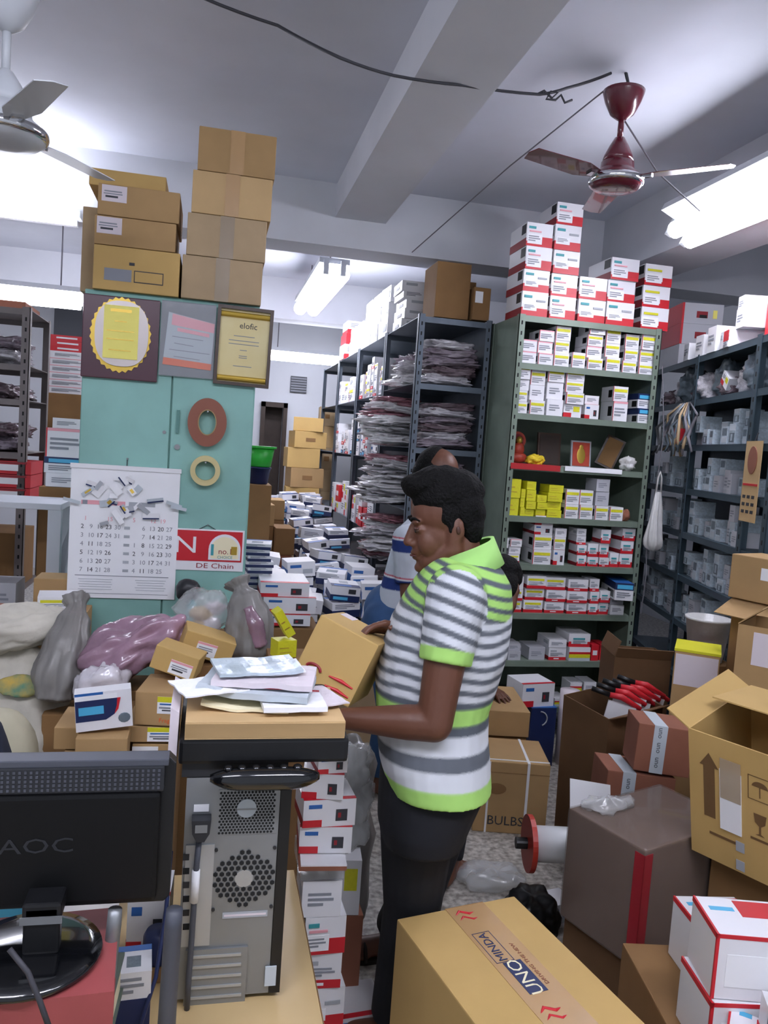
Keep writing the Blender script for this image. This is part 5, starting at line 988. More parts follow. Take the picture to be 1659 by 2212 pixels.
def icon(t, S, kind, u, v, k):
    X = T(u, -S[1]/2-.0006, v); b = MB()
    if kind == 'arrow': b.prism([(-.018*k, 0), (.018*k, 0), (.018*k, .17*k), (.030*k, .17*k), (0, .215*k), (-.030*k, .17*k), (-.018*k, .17*k)], -.0008, 0, 'cardin', X)
    if kind == 'umbrella':
        b.prism([(.03*k*math.cos(q), .022*k*math.sin(q)+.012*k) for q in [math.pi*i/12 for i in range(13)]], -.0008, 0, 'cardin', X).b2((-.002*k, -.0008, -.03*k), (.002*k, 0, .012*k), 'cardin', X)
        b.b2((-.045*k, -.0006, .05*k), (.045*k, 0, .053*k), 'cardin', X).b2((-.045*k, -.0006, -.045*k), (.045*k, 0, -.042*k), 'cardin', X).b2((-.045*k, -.0006, -.045*k), (-.042*k, 0, .053*k), 'cardin', X)
    if kind == 'glass': b.prism([(-.02*k, .035*k), (.02*k, .035*k), (.016*k, .005*k), (.003*k, -.006*k), (.003*k, -.032*k), (.014*k, -.038*k), (-.014*k, -.038*k), (-.003*k, -.032*k), (-.003*k, -.006*k), (-.016*k, .005*k)], -.0008, 0, 'cardin', X).b2((-.03*k, -.0006, -.058*k), (.05*k, 0, -.05*k), 'cardin', X)
    return b.build(kind+'_symbol', t)
# tall open carton with red handled packs
S = (.32, .28, .66)
oc = carton('carton', 'tall open brown carton leaning on its neighbour, filled with red handled packs', (1.84, 3.22, .0), S, (17, 4, -5), m='cardshade', opened=True, flaps=[('F', 150, .09)])
X_ = None
for k in range(3): MB().b2((-.05, -.0, .30-.03*k), (.06, 0, .303-.03*k), 'cardin', T(0, -S[1]/2-.001, 0)).build('printed_line', oc)
ftext(oc, S, 'TGE', .06, -.06, .22, 'cardin')
for i in range(7):
    t = thing('handled_pack', f'black and red handled pack, {ORD[i]} from the aisle in the tall open carton', 'pack', (1.76+.035*i, 3.10+.02*i, .64+.012*(i % 3)), R3(-25, 0, 10), 'red handled packs in the tall carton')
    MB().tube([(-.10, 0, .06), (-.02, 0, .055)], .011, 'black', 10).build('handle', t, smooth=True); MB().tube([(-.02, 0, .055), (.03, 0, .06), (.12, .01, .03)], [.012, .014, .01], 'red', 10).build('grip', t, smooth=True); MB().b2((-.02, -.008, -.30), (.10, .008, .03), 'boxwhite').build('backing_card', t)
q = AZ(1150, 1700, 0)
S = (.21, .24, .185)
for i, (c, rot, s, lab) in enumerate((((1.62, 2.66, .375), (-14, -4, 3), (.25, .22, .19), 'maroon brown carton with printed tape, lower of the taped pair'), ((1.70, 2.64, .575), (-18, -3, 3), (.20, .2, .175), 'maroon brown carton with printed tape, upper of the taped pair'))):
    t = carton('carton', lab, c, s, rot, m='cardr', group='taped maroon cartons')
    u = -.045 if i == 0 else -.02
    MB().b2((u-.024, -s[1]/2-.0012, 0), (u+.024, -s[1]/2, s[2]), 'paperg').b2((u-.024, -s[1]/2, s[2]), (u+.024, s[1]/2, s[2]+.0012), 'paperg').build('tape', t)
    for k in range(3): MB().text('uno', .026, 'slate', T(u, -s[1]/2-.0014, .04+.055*k) @ Matrix.Rotation(rad(90), 4, 'Y')).build('lettering', t)
carton('carton', 'plain brown carton under the taped maroon pair', (1.65, 2.66, 0), (.34, .26, .368), (-12, 0, 0), m='cardd')
# shrink wrapped carton
S = (.44, .30, .355)
sw = carton('carton', 'shade-toned brown carton wrapped in clear film with red tape down its corner', (1.435, 2.205, .24), S, (20, 0, 0), m='cardwshade', opened=False)
MB().b2((-S[0]/2-.004, -S[1]/2-.004, -.002), (S[0]/2+.004, S[1]/2+.004, S[2]+.006), 'shrink').build('film_wrap', sw, bevel=.01)
MB().b2((-S[0]/2-.006, -S[1]/2-.006, .0), (-S[0]/2+.03, -S[1]/2-.0045, S[2]-.01), 'redd').b2((-S[0]/2-.006, -S[1]/2-.006, 0), (-S[0]/2-.0045, -S[1]/2+.03, S[2]-.01), 'redd').build('red_tape', sw)
MB().ell((-.10, .10, S[2]+.012), (.10, .05, .014), 'clear', amp=.03, fr=14, nu=30, nv=12).build('film_ruffle', sw, smooth=True)
carton('carton', 'dark carton beneath the film wrapped carton', (1.45, 2.215, 0), (.42, .30, .236), (20, 0, 0), m='cardshade')
tag(MB().prism([(-.07, 0), (.07, 0), (.07, .10), (-.07, .115)], -.002, .002, 'white').build('white_card', loc=AD(1275, 1760, 2.72), rot=(rad(-18), 0, rad(-10))), 'white card standing behind the film wrapped carton', 'card')
# carton with handling symbols, tilted, flaps open
S = (.36, .35, .40)
fr = carton('carton', 'open yellowish carton with arrow, umbrella and glass symbols, leaning over the wrapped carton', (1.70, 1.955, .605), S, (-64, 13, 0), m='cardy', opened=True, flaps=[('B', 12, .23), ('L', 150, .08)])
icon(fr, S, 'arrow', -.118, .14, .95); icon(fr, S, 'umbrella', .030, .285, .75); icon(fr, S, 'glass', .030, .18, .9)
MB().b2((-.085, -S[1]/2-.004, .12), (-.022, -S[1]/2-.001, .31), 'paper').build('torn_paper', fr); MB().b2((-.083, -S[1]/2-.005, .22), (-.022, -S[1]/2-.0045, .345), 'tapeclear').build('clear_pocket', fr)
for z in (.02, .08): MB().b2((-.04, -S[1]/2-.002, z-.012), (-.015, -S[1]/2-.001, z+.02), 'lblgrey').build('tape', fr)
MB().b2((-.12, -S[1]/2-.0012, .085), (-.04, -S[1]/2, .093), 'cardin').build('printed_line', fr)
carton('carton', 'brown carton propping the one with handling symbols', (1.80, 2.02, 0), (.34, .34, .555), (-60, 0, 0), m='cardd')
bag('blue_wrap', 'crumpled blue plastic peeping out of the carton with handling symbols', (1.735, 1.90, .93), (.09, .08, .05), 'blue', 'wrapping', 5, .02, 14)
# pile behind it
carton('carton', 'brown open carton in shade at the foot of the green rack', (2.15, 3.60, .0), (.28, .24, .76), (-12, 0, 0), m='cardshade', opened=True, flaps=[('F', 120, .06), ('L', 70, .08)])
carton('carton', 'white fronted carton with yellow lid between rack and flapped cartons', (2.055, 2.955, .0), (.175, .20, .945), (-35, 0, 0), m='card', sticks=[(0, .87, .165, .13, 'paperpink', 'F', .0012)])
MB().b2((-.090, -.102, .9455), (.090, .102, .956), 'yellow').build('lid', bpy.data.objects[[o.name for o in bpy.data.objects if o.get('label', '').startswith('white fronted carton')][0]])
q = AD(1478, 1400, 3.3); t = thing('white_bucket', 'white plastic bucket behind the carton with the yellow lid', 'bucket', (2.30, 3.25, .82))
MB().lathe([(.075, 0), (.10, .19), (.106, .19), (.106, .2), (.094, .2), (.07, .01)], 'bagwhite', 24).build('bucket_shell', t, smooth=True)
carton('carton', 'brown carton under the white bucket', (2.30, 3.25, 0), (.2, .2, .818), (-10, 0, 0), m='cardd')
carton('carton', 'brown carton with white sticker near the flapped carton, packed with papers', (2.09, 2.52, .0), (.24, .26, 1.15), (-50, 0, 0), m='card', opened=True, sticks=[(-.03, 1.07, .07, .12, 'paperpink')], flaps=[('L', 40, .10)])
t = carton('carton', 'upper brown carton with drooping flap on the right hand pile', (2.335, 2.885, 1.17), (.28, .21, .185), (-70, 0, 0), m='card', sticks=[(.05, .12, .10, .05, 'paper')])
t['label'] = 'upper brown carton with white sticker beside the corner rack'
carton('carton', 'lower brown carton with open flap beside the corner rack', (2.355, 2.885, .0), (.28, .19, 1.165), (-70, 0, 0), m='cardd')
MB().b2((-.14, 0, 0), (.14, .13, .004), 'card', T(0, -.1005, 1.165) @ Matrix.Rotation(rad(205), 4, 'X')).build('flap', bpy.data.objects[[o.name for o in bpy.data.objects if o.get('label', '').startswith('lower brown carton with open flap')][0]])
q = AD(1625, 1180, 2.9); t = thing('clear_jar', 'clear plastic pack with pink label on the upper carton', 'pack', (2.37, 2.85, 1.356)); MB().ell((0, 0, .075), (.06, .05, .075), 'clear', amp=.015, fr=14).build('film', t, smooth=True); MB().b2((-.03, -.045, .02), (.03, .02, .10), 'paperpink').build('label_card', t)
# roll dispenser
q = AZ(1150, 1880, .0); t = thing('film_roll', 'white film roll with red end disc lying behind the wrapped carton', 'roll', (AD(1150, 1822, 2.85).x, AD(1150, 1822, 2.85).y, AD(1150, 1822, 2.85).z), (0, 0, rad(-10)))
MB().cyl((0, 0, 0), (.2, 0, 0), .062, 'rollwhite', n=32).build('roll', t, smooth=True); MB().cyl((-.02, 0, 0), (-.002, 0, 0), .098, 'rollred', n=36).build('end_disc', t); MB().cyl((-.06, 0, 0), (-.02, 0, 0), .02, 'black', n=16).build('hub', t)
c0 = AZ(1165, 1905, .05); bag('black_bag', 'shiny black plastic bag on the floor by the red disc', (AD(1165, 1895, 2.80).x, AD(1165, 1895, 2.80).y+.04, .075), (.10, .10, .075), 'black', 'bag', 3, .03, 10)
c0 = AZ(1060, 1890, .03); bag('clear_sheet', 'crumpled grey plastic sheet on the terrazzo floor', (c0.x, c0.y, .028), (.14, .10, .03), 'clear', 'plastic sheet', 7, .02, 12)
c0 = AZ(1190, 1985, .04); pack('bluew', 'blue and white packet on the floor behind the large printed carton', (c0.x+.02, c0.y+.05, 0), (.14, .1, .09), 12)
# lamp boxes at the corner nearest the camera
g = 'lamp boxes in the near corner'
carton('carton', 'brown carton under the near corner lamp boxes', (1.30, 1.60, 0), (.36, .50, .40), (-10, 0, 0), m='cardd')
def lampbox(label, c, s, rot):
    t = thing('lamp_box', label, 'box', c, R3(*rot), g); x, y_, h = s
    MB().box((0, 0, h/2), s, 'boxwhite').build('body', t, bevel=.002); b = MB()
    b.b2((-x/2-.0008, -y_/2-.0008, h-.012), (-x/2+.004, y_/2, h+.0008), 'red').b2((-x/2-.0008, -y_/2-.0008, 0), (-x/2+.006, -y_/2+.005, h), 'red').b2((-x/2, -y_/2-.0008, h-.009), (x/2, -y_/2+.001, h), 'red')
    b.b2((-.01, .0, h), (x/2, y_/2-.01, h+.0008), 'red').b2((-x/2+.02, .02, h), (-.02, .035, h+.0008), 'cyan').b2((-x/2+.025, -y_/2-.001, h*.2), (x/2-.02, -y_/2-.0002, h*.7), 'paper'); b.build('printing', t); return t
lampbox('white and red lamp box, highest in the near corner pile', (1.238, 1.50, .552), (.19, .15, .148), (-14, 0, 0))
lampbox('white and red lamp box under the highest one in the near corner', (1.235, 1.50, .402), (.20, .16, .148), (-10, 0, 0))
lampbox('shaded white and red lamp box behind the near corner pile', (1.345, 1.745, .402), (.17, .13, .16), (-7, 0, 0))
lampbox('white and red lamp box standing on edge at the front of the near corner pile', (1.125, 1.375, .30) if False else (1.20, 1.375, .402), (.13, .07, .13), (-40, 0, 0))
pack('lampy', 'greyish box with yellow line at the front corner of the lamp box pile', (1.235, 1.335, .402), (.10, .09, .20), -25)
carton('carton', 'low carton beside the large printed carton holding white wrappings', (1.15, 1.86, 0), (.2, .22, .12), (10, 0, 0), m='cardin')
bag('white_wrapping', 'crumpled white wrapping in the gap beside the large printed carton', (1.13, 1.84, .16), (.09, .10, .05), 'bagwhite', 'wrapping', 6, .03, 12)
bag('dark_wrapping', 'black plastic wrapping in the gap below the near corner boxes', (1.10, 1.60, .10), (.08, .13, .10), 'black', 'wrapping', 2, .03, 10)

# ------------------------------------------------------------------ people
FH = Vector((math.sin(YAW), math.cos(YAW), 0)); RH = Vector((math.cos(YAW), -math.sin(YAW), 0)); UP = Vector((0, 0, 1))
def caps(b, p0, r0, p1, r1, m='skin', n=16, flat=(False, False)):
    p0, p1 = Vector(p0), Vector(p1); d = (p1-p0).normalized(); pts = []; rs = []
    if flat[0]: pts += [p0]; rs += [r0]
    else:
        for k in range(5): a = math.pi/2*(1-k/4); pts.append(p0-d*r0*math.sin(a)*.999); rs.append(max(r0*math.cos(a), 1e-4))
    if flat[1]: pts += [p1]; rs += [r1]
    else:
        for k in range(5): a = math.pi/2*k/4; pts.append(p1+d*r1*math.sin(a)*.999); rs.append(max(r1*math.cos(a), 1e-4))
    b.tube(pts, rs, m, n)
def loft(b, secs, m, n=32, p=2.3):
    """secs: (centre, fwd vec, half depth, lateral vec, half width)"""
    vs = []
    for c, f, hd, l, hw in secs:
        for j in range(n):
            a = 2*math.pi*j/n; co, si = math.cos(a), math.sin(a); q = (abs(co)**p+abs(si)**p)**(-1/p)
            vs.append(c+f*hd*co*q+l*hw*si*q)
    k = len(secs)
    b.add(vs, [(i*n+j, i*n+(j+1) % n, (i+1)*n+(j+1) % n, (i+1)*n+j) for i in range(k-1) for j in range(n)]+[tuple(range(n-1, -1, -1)), tuple((k-1)*n+j for j in range(n))], m)
def skinned(b, name, parent, mname, voxel, it=4, fac=.5):
    o = b.build('draft'); bm = bmesh.new(); bm.from_mesh(o.data); bmesh.ops.recalc_face_normals(bm, faces=bm.faces); bm.to_mesh(o.data); bm.free()
    r = o.modifiers.new('r', 'REMESH'); r.mode = 'VOXEL'; r.voxel_size = voxel; r.use_smooth_shade = True
    s_ = o.modifiers.new('s', 'SMOOTH'); s_.iterations = it; s_.factor = fac
    dg = bpy.context.evaluated_depsgraph_get(); dg.update(); me = bpy.data.meshes.new_from_object(o.evaluated_get(dg)); me.name = name
    bpy.data.objects.remove(o); me.materials.clear(); me.materials.append(M[mname]); me.polygons.foreach_set('material_index', [0]*len(me.polygons)); me.polygons.foreach_set('use_smooth', [True]*len(me.polygons))
    q = bpy.data.objects.new(name, me); COL.objects.link(q); q.parent = parent; return q
def hand(b, w, d, nrm, side, curl=25, sc=1.0, m='skin', spread=4):
    """w wrist, d towards the fingertips, nrm out of the palm, side towards the thumb"""
    d = Vector(d).normalized(); nrm = Vector(nrm); nrm = (nrm-d*nrm.dot(d)).normalized(); s = d.cross(nrm); s = s if s.dot(Vector(side)) > 0 else -s
    for i, (off, ln, fl) in enumerate(((.030, .078, .068), (.011, .084, .078), (-.009, .080, .072), (-.027, .072, .056))):
        k0 = w+s*off*.55*sc+d*.01; k1 = w+s*off*sc+d*ln*sc; caps(b, k0, .014*sc, k1, .0115*sc, m, 10)
        a = rad(curl*(.6+.12*i)); p = k1; ax = s; dd = d.copy(); dd = (Matrix.Rotation(rad(spread*(1.5-i)), 3, nrm) @ dd)
        for q, (fr, r0, r1) in enumerate(((.46, .0095, .0088), (.30, .0088, .008), (.24, .008, .0066))):
            rot = Matrix.Rotation(a, 3, ax); t = rot @ dd
            if t.dot(nrm) < dd.dot(nrm): t = Matrix.Rotation(-a, 3, ax) @ dd
            dd = t; p2 = p+dd*fl*fr*sc; caps(b, p, r0*sc, p2, r1*sc, m, 9); p = p2
    tb = w+s*.022*sc+d*.022*sc; t1 = tb+(s*.75+d*.6+nrm*.25).normalized()*.042*sc; t2 = t1+(s*.25+d*.9+nrm*.3).normalized()*.034*sc
    caps(b, w+s*.012*sc, .014*sc, tb, .0145*sc, m, 10); caps(b, tb, .0145*sc, t1, .0105*sc, m, 10); caps(b, t1, .0105*sc, t2, .008*sc, m, 9)
def head(b, o, fwd, pitch, sc=1.0, roll=0):
    """adds the head; returns the matrix head-local (x forward, y to its left, z up) -> world"""
    f = Vector(fwd).normalized(); l = UP.cross(f); X = Matrix((f, l, UP)).transposed().to_4x4()
    X = Matrix.Translation(o) @ X @ Matrix.Rotation(rad(pitch), 4, 'Y') @ Matrix.Rotation(rad(roll), 4, 'X') @ Matrix.Scale(sc, 4)
    E = lambda c, r: b.ell(c, r, 'skin', X, 24, 16)
    C = lambda p0, r0, p1, r1: caps(b, X @ Vector(p0), r0*sc, X @ Vector(p1), r1*sc, 'skin', 14)
    E((-.006, 0, .045), (.092, .073, .085)); E((.022, 0, -.018), (.068, .060, .082)); E((.04, 0, .045), (.048, .058, .055))
    C((.062, .010, -.088), .024, (.062, -.010, -.088), .024)
    for s in (-1, 1):
        C((.052, .018*s, -.086), .030, (-.008, .050*s, -.058), .028); C((-.008, .050*s, -.058), .026, (-.014, .056*s, .0), .022)
        E((.050, .033*s, -.034), (.034, .026, .040)); E((.080, .026*s, .026), (.012, .024, .010)); E((.070, .030*s, .004), (.016, .018, .012))
        E((.094, .013*s, -.034), (.012, .009, .009))
        E((-.022, .070*s, -.006), (.017, .008, .028)); E((-.031, .075*s, .0), (.008, .006, .025)); E((-.016, .071*s, -.029), (.009, .007, .010))
    C((.088, 0, .014), .009, (.106, 0, -.026), .0125); E((.107, 0, -.030), (.012, .012, .011))
    E((.083, 0, -.055), (.014, .026, .020)); E((.090, 0, -.059), (.012, .021, .007)); E((.087, 0, -.073), (.012, .019, .0075)); E((.076, 0, -.102), (.020, .022, .016))
    return X
def face_parts(t, X, lids=True):
    for s in (-1, 1):
        e = MB().ell((.0785, .031*s, .004), (.0095, .013, .0075), 'eyew', X, 16, 10).ell((.0862, .032*s, .002), (.003, .0055, .0055), 'black', X, 12, 8).build('eye', t, smooth=True)
        MB().ell((.081, .031*s, .0085), (.0095, .0145, .006), 'skind', X, 16, 8).build('eyelid', e, smooth=True)
        MB().ell((-.021, .0785*s, -.004), (.006, .0035, .011), 'skind', X, 12, 8).build('ear_shade', t, smooth=True)  # dark ellipse painted on the ear for the shade in its hollow
        pts = [(.092, .012*s, .029), (.093, .024*s, .035), (.086, .038*s, .036), (.074, .050*s, .029)]
        MB().tube([X @ Vector(p) for p in pts], [.0035, .0045, .004, .002], 'hair', 8).build('eyebrow', t, smooth=True)
    MB().tube([X @ Vector(p) for p in ((.090, .024, -.067), (.0995, .012, -.0655), (.1015, 0, -.066), (.0995, -.012, -.0655), (.090, -.024, -.067))], [.001, .0028, .0032, .0028, .001], 'lip', 8).build('lips', t, smooth=True)
def paint(o, fn):
    me = o.data; a = me.color_attributes.new('cloth', 'FLOAT_COLOR', 'POINT'); mw = o.matrix_world
    out = []
    for v in me.vertices: out += fn(v.co)
    a.data.foreach_set('color', out)
WHT, GRY, GRN, DGR = lin('#d2d6da'), lin('#666b72'), lin('#a9d873'), lin('#5a6068')

# --- the man with the carton
man = thing('person', 'man in green, white and grey striped polo shirt holding a carton, looking down', 'person', (0, 0, 0))
fw = -RH; near = -FH
DM = 2.17
body = MB()
HO = AD(962, 1138, DM); HX = head(body, HO, fw+near*.10, 10, 1.0)
P = lambda x, y, D=DM: AD(x, y, D)
caps(body, HX @ Vector((-.030, 0, -.055)), .060, P(995, 1250), .066); caps(body, P(1003, 1250), .07, P(985, 1330), .10)
secs_px = [(940, 1062, 1208, .075), (918, 1082, 1240, .125), (900, 1097, 1275, .168), (872, 1100, 1320, .180), (846, 1097, 1370, .183), (826, 1088, 1430, .178), (810, 1068, 1500, .172), (812, 1048, 1560, .172), (812, 1046, 1620, .178), (818, 1050, 1680, .186), (832, 1052, 1738, .192)]
def torso(secs, k, dw=0):
    return [(Vector((*P((a+c)/2, y).xy, AD((a+c)/2, y, DM-.16*min(1, h/.17)).z)), fw, (c-a)/2*DM/FPX*k+dw, near, h*k+dw) for a, c, y, h in secs]
loft(body, torso(secs_px[1:], .86), 'skin')
sh_l, el_l, wr_l = P(985, 1285, 2.01), P(938, 1563, 1.97), P(742, 1552, 2.02)
caps(body, sh_l, .062, el_l, .045); caps(body, sh_l.lerp(el_l, .35), .054, el_l, .046); caps(body, el_l, .046, el_l.lerp(wr_l, .3), .044); caps(body, el_l.lerp(wr_l, .3), .044, wr_l, .027)
hand(body, wr_l, P(690, 1538, 2.06)-wr_l, UP*.9+FH*.4, FH, 22)
sh_r, el_r, wr_r = P(975, 1285, 2.33), P(945, 1470, 2.42), P(872, 1362, 2.20)
caps(body, sh_r, .06, el_r, .044); caps(body, el_r, .044, wr_r, .027)
hand(body, wr_r, P(812, 1352, 2.16)-wr_r, -UP*.6+near*.5-RH*.2, near, 30, 1.0)
hipc = P(935, 1690); nh, fh_ = P(905, 1730, 2.13), P(950, 1730, 2.28)
nk, fk = P(890, 1958, 2.20), P(903, 1925, 2.44)
na, fa = AZ(842, 2255, 0), AZ(845, 2062, 0)
na.z = .08; fa.z = .09
caps(body, nh, .085, nk, .06); caps(body, nk, .06, na, .042); caps(body, fh_, .085, fk, .06); caps(body, fk, .06, fa, .042)
def foot(b, a, d, m='skin'):
    d = Vector(d).normalized(); s = d.cross(UP); h = Vector((a.x, a.y, .045))-d*.035
    caps(b, Vector((a.x, a.y, .07)), .04, h, .036, m); caps(b, h, .034, h+d*.14+Vector((0, 0, -.012)), .036, m)
    for i in range(5): caps(b, h+d*.13+s*(.032-.016*i)+Vector((0, 0, -.018)), .014, h+d*(.205-.010*abs(i-1) - .004*i)+s*(.036-.018*i)+Vector((0, 0, -.026)), .010 if i else .012, m, 8)
foot(body, na, fw+near*.1); foot(body, fa, fw+near*.25)
bo = skinned(body, 'body', man, 'skin', .0045, 3)
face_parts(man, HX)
# hair
hb = MB(); E = lambda c, r: hb.ell(c, r, 'hair', HX, 28, 18, amp=.006, fr=30)
E((-.016, 0, .088), (.100, .080, .070)); E((-.050, 0, .045), (.062, .079, .085)); E((-.062, 0, .0), (.042, .070, .062)); E((.052, 0, .122), (.060, .064, .036)); E((.005, 0, .128), (.078, .066, .040)); 
for s in (-1, 1): E((-.004, .064*s, .040), (.026, .013, .034)); E((-.006, .068*s, .006), (.010, .008, .022))
hair = skinned(hb, 'hair', man, 'hair', .005, 2)
# shirt
sb = MB(); loft(sb, torso(secs_px, 1.0, .004), 'skin')
cuff_l = sh_l.lerp(el_l, .53); cuff_r = sh_r.lerp(el_r, .75)
caps(sb, sh_l, .078, cuff_l, .068, flat=(False, True)); caps(sb, sh_r, .076, cuff_r, .068, flat=(False, True)); caps(sb, sh_l, .074, P(1000, 1280), .09); caps(sb, sh_r, .074, P(995, 1280), .09)
so = skinned(sb, 'polo_shirt', man, 'cloth', .0048, 3)
zN = lambda y: AD(930, y, 1.99).z
BANDS = [(zN(1708), GRN), (zN(1667), WHT), (zN(1634), GRY), (zN(1592), WHT), (zN(1570), DGR), (zN(1534), GRN), (zN(1520), DGR)]
zt0 = zN(1520); zy = AD(1040, 1330, 2.05).z; per = .0318
def mixc(a, b, t): t = max(0, min(1, t)); return tuple(a[i]+(b[i]-a[i])*t for i in range(4))
def stripe(q, per, wd, c1, c2, e=.004):
    q %= per; return mixc(c2, c1, min(q, wd-q)/e+.5) if q < wd+(per-wd)/2 and q < wd else mixc(c2, c1, -min(q-wd, per-q)/e+.5)
def cloth(co):
    zt_ = None; sl = None
    for s0, c0, r_ in ((sh_l, cuff_l, 0), (sh_r, cuff_r, 1)):
        ax = (c0-s0); L_ = ax.length; ax = ax/L_; q = co-s0; t_ = q.dot(ax); dist = (q-ax*t_).length
        lat = (co-hipc).dot(near)*(1 if r_ == 0 else -1)
        if dist < .100-.014*max(0, t_/L_) and -.09 < t_ < L_+.02 and lat > .128+.035*max(0, t_/L_) and (t_ > -.02 or lat > .15):
            t2 = t_+.22*q.dot(fw); return mixc(stripe(t2, .036, .020, WHT, GRY), GRN, (t_-(L_-.036))/.004+.5)
    z = co.z; f_ = (co-hipc).dot(fw)
    c = GRN; ups = [b[1] for b in BANDS[1:]]+[None]
    q = z+.004*math.sin(f_*45); top = stripe(q-zt0, per, .0175, WHT, GRY)
    for (zb, cc), nx in zip(BANDS, ups): c = mixc(c, nx if nx else top, (z-zb)/.004+.5) if z > zb-.004 else c
    c = c if z < zt0 else top
    if z > zy-.01:
        yk = stripe(z-.28*f_, .030, .0175, GRN, DGR); c = mixc(c, yk, (z-zy-.012*math.sin(co.x*40))/.004+.5)
    return c
paint(so, cloth)
# collar and cuffs as own pieces
cb = MB(); n = 40; c0 = P(998, 1214); c0.z += .012; vs = []
tl = lambda f_: Vector((0, 0, 0))
for ring in ((.068, .022), (.076, .028), (.108, -.040), (.103, -.045), (.070, .0)):
    for j in range(n):
        a = 2*math.pi*j/n; f_, l_ = math.cos(a), math.sin(a)
        front = max(0, f_); v = c0+fw*(ring[0]*f_*1.06)+near*(ring[0]*l_*1.02)+UP*(ring[1]-.036*f_-.020*front**3-(.018 if ring[1] < -.01 and f_ > .55 else 0)); vs.append(v)
fs = [(i*n+j, i*n+(j+1) % n, (i+1)*n+(j+1) % n, (i+1)*n+j) for i in range(4) for j in range(n)]
cb.add(vs, fs, 'green').build('collar', man, smooth=True)
# trousers
tb = MB(); loft(tb, [(P(930, 1640), fw, .135, near, .165), (P(930, 1700), fw, .142, near, .178), (P(915, 1760), fw, .126, near, .174), (P(912, 1800), fw, .11, near, .16)], 'skin')
caps(tb, P(905, 1745, 2.13), .108, nk, .080); caps(tb, nk, .080, Vector((na.x, na.y, .09)), .062, flat=(False, True)); caps(tb, P(940, 1745, 2.25), .108, fk, .078); caps(tb, fk, .078, Vector((fa.x, fa.y, .11)), .060, flat=(False, True))
skinned(tb, 'trousers', man, 'trouser', .007, 4)
def sandal(t, a, d):
    d = Vector(d).normalized(); s = d.cross(UP); h = Vector((a.x, a.y, 0)); X = Matrix((d, s, UP)).transposed().to_4x4(); X.translation = h
    so_ = MB().add([(x, y, z) for z in (.001, .016) for x, y in ((-.085, -.025), (-.085, .025), (-.03, .040), (.10, .048), (.175, .035), (.19, 0), (.175, -.035), (.10, -.048), (-.03, -.04))], [tuple(range(8, -1, -1)), tuple(range(9, 18))]+[(i, (i+1) % 9, (i+1) % 9+9, i+9) for i in range(9)], 'sandal', X).build('sandal', t, bevel=.002)
    for x in (.10, .02, -.045): MB().tube([X @ Vector((x, .047*math.cos(q), .012+.068*math.sin(q)*(1.0 if x < .09 else .72))) for q in [math.pi*k/8 for k in range(9)]], .007, 'sandal', 8).build('strap', so_, smooth=True)
sandal(man, na, fw+near*.1); sandal(man, fa, fw+near*.25)
# the carton he holds
hc = carton('carton', 'tan carton with red marks tilted in the arms of the man in the striped polo', (0, 0, 0), (.172, .24, .178), m='cardy')
hc.location = (.352, 2.10, 1.045); hc.rotation_euler = R3(-24, -9, 21)
b = MB()
for z in (.022, .048): b.tube([(.005, -.1208, z), (.04, -.1212, z+.003), (.075, -.1208, z)], [.002, .005, .002], 'red', 8)
b.build('red_mark', hc); MB().box((-.055, .08, .1785), (.04, .07, .0012), 'paperpink').build('sticker', hc)
MB().tube([(-.04+.02*math.cos(q), -.121, .045+.012*math.sin(q)) for q in [math.pi*k/10 for k in range(11)]], .004, 'redd', 6).build('red_mark', hc)

# --- bald man behind
D2 = 3.95
m2 = thing('person', 'balding person in grey and navy shirt and jeans, partly hidden by the polo man', 'person', (0, 0, 0))
b = MB(); Q = lambda x, y, D=D2: AD(x, y, D)
f2 = (RH*.85-FH*.5).normalized(); l2 = UP.cross(f2); lt = -f2*.0+l2
X2 = head(b, Q(938, 1030), f2, 34, 1.12)
caps(b, X2 @ Vector((-.03, 0, -.06)), .056, Q(915, 1125), .065)
tors2 = [(Q(925, 1112), f2, .06, l2, .09), (Q(915, 1145), f2, .10, l2, .18), (Q(905, 1205), f2, .12, l2, .19), (Q(885, 1270), f2, .12, l2, .175), (Q(868, 1320), f2, .12, l2, .17)]
loft(b, [(c, f, h*.86, l, w_*.86) for c, f, h, l, w_ in tors2], 'skin')
hp = Q(852, 1318)
leg2 = []
for s in (-1, 1):
    h_ = hp+l2*.09*s+Vector((0, 0, -.03)); k_ = h_+f2*.08+Vector((0, 0, -.42)); a_ = Vector((h_.x+f2.x*.02, h_.y+f2.y*.02, .09)); leg2.append((h_, k_, a_))
    caps(b, h_, .085, k_, .06); caps(b, k_, .06, a_, .042); foot(b, a_, f2)
for s in (-1, 1):
    s_ = Q(918, 1160)+l2*.185*s; e_ = s_+f2*.03+Vector((0, 0, -.27)); w_ = e_+f2*.05+Vector((0, 0, -.24))
    caps(b, s_, .05, e_, .042); caps(b, e_, .042, w_, .027); hand(b, w_, f2*.2-UP, -l2*s, f2, 25); leg2.append((s_, e_))
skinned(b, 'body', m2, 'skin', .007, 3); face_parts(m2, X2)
hb = MB(); hb.ell((-.050, 0, .040), (.060, .080, .082), 'hair', X2, 24, 14); hb.ell((-.055, 0, .0), (.048, .072, .07), 'hair', X2, 24, 14)
for s in (-1, 1): hb.ell((-.004, .066*s, .03), (.045, .014, .035), 'hair', X2, 16, 10)
skinned(hb, 'hair', m2, 'hair', .006, 2)
sb = MB(); loft(sb, [(c, f, h+.004, l, w_+.004) for c, f, h, l, w_ in tors2], 'skin')
for s_, e_ in leg2[2:]: caps(sb, s_, .072, s_.lerp(e_, .75), .064, flat=(False, True)); caps(sb, s_, .07, Q(915, 1160), .08)
so = skinned(sb, 'shirt', m2, 'cloth', .007, 3)
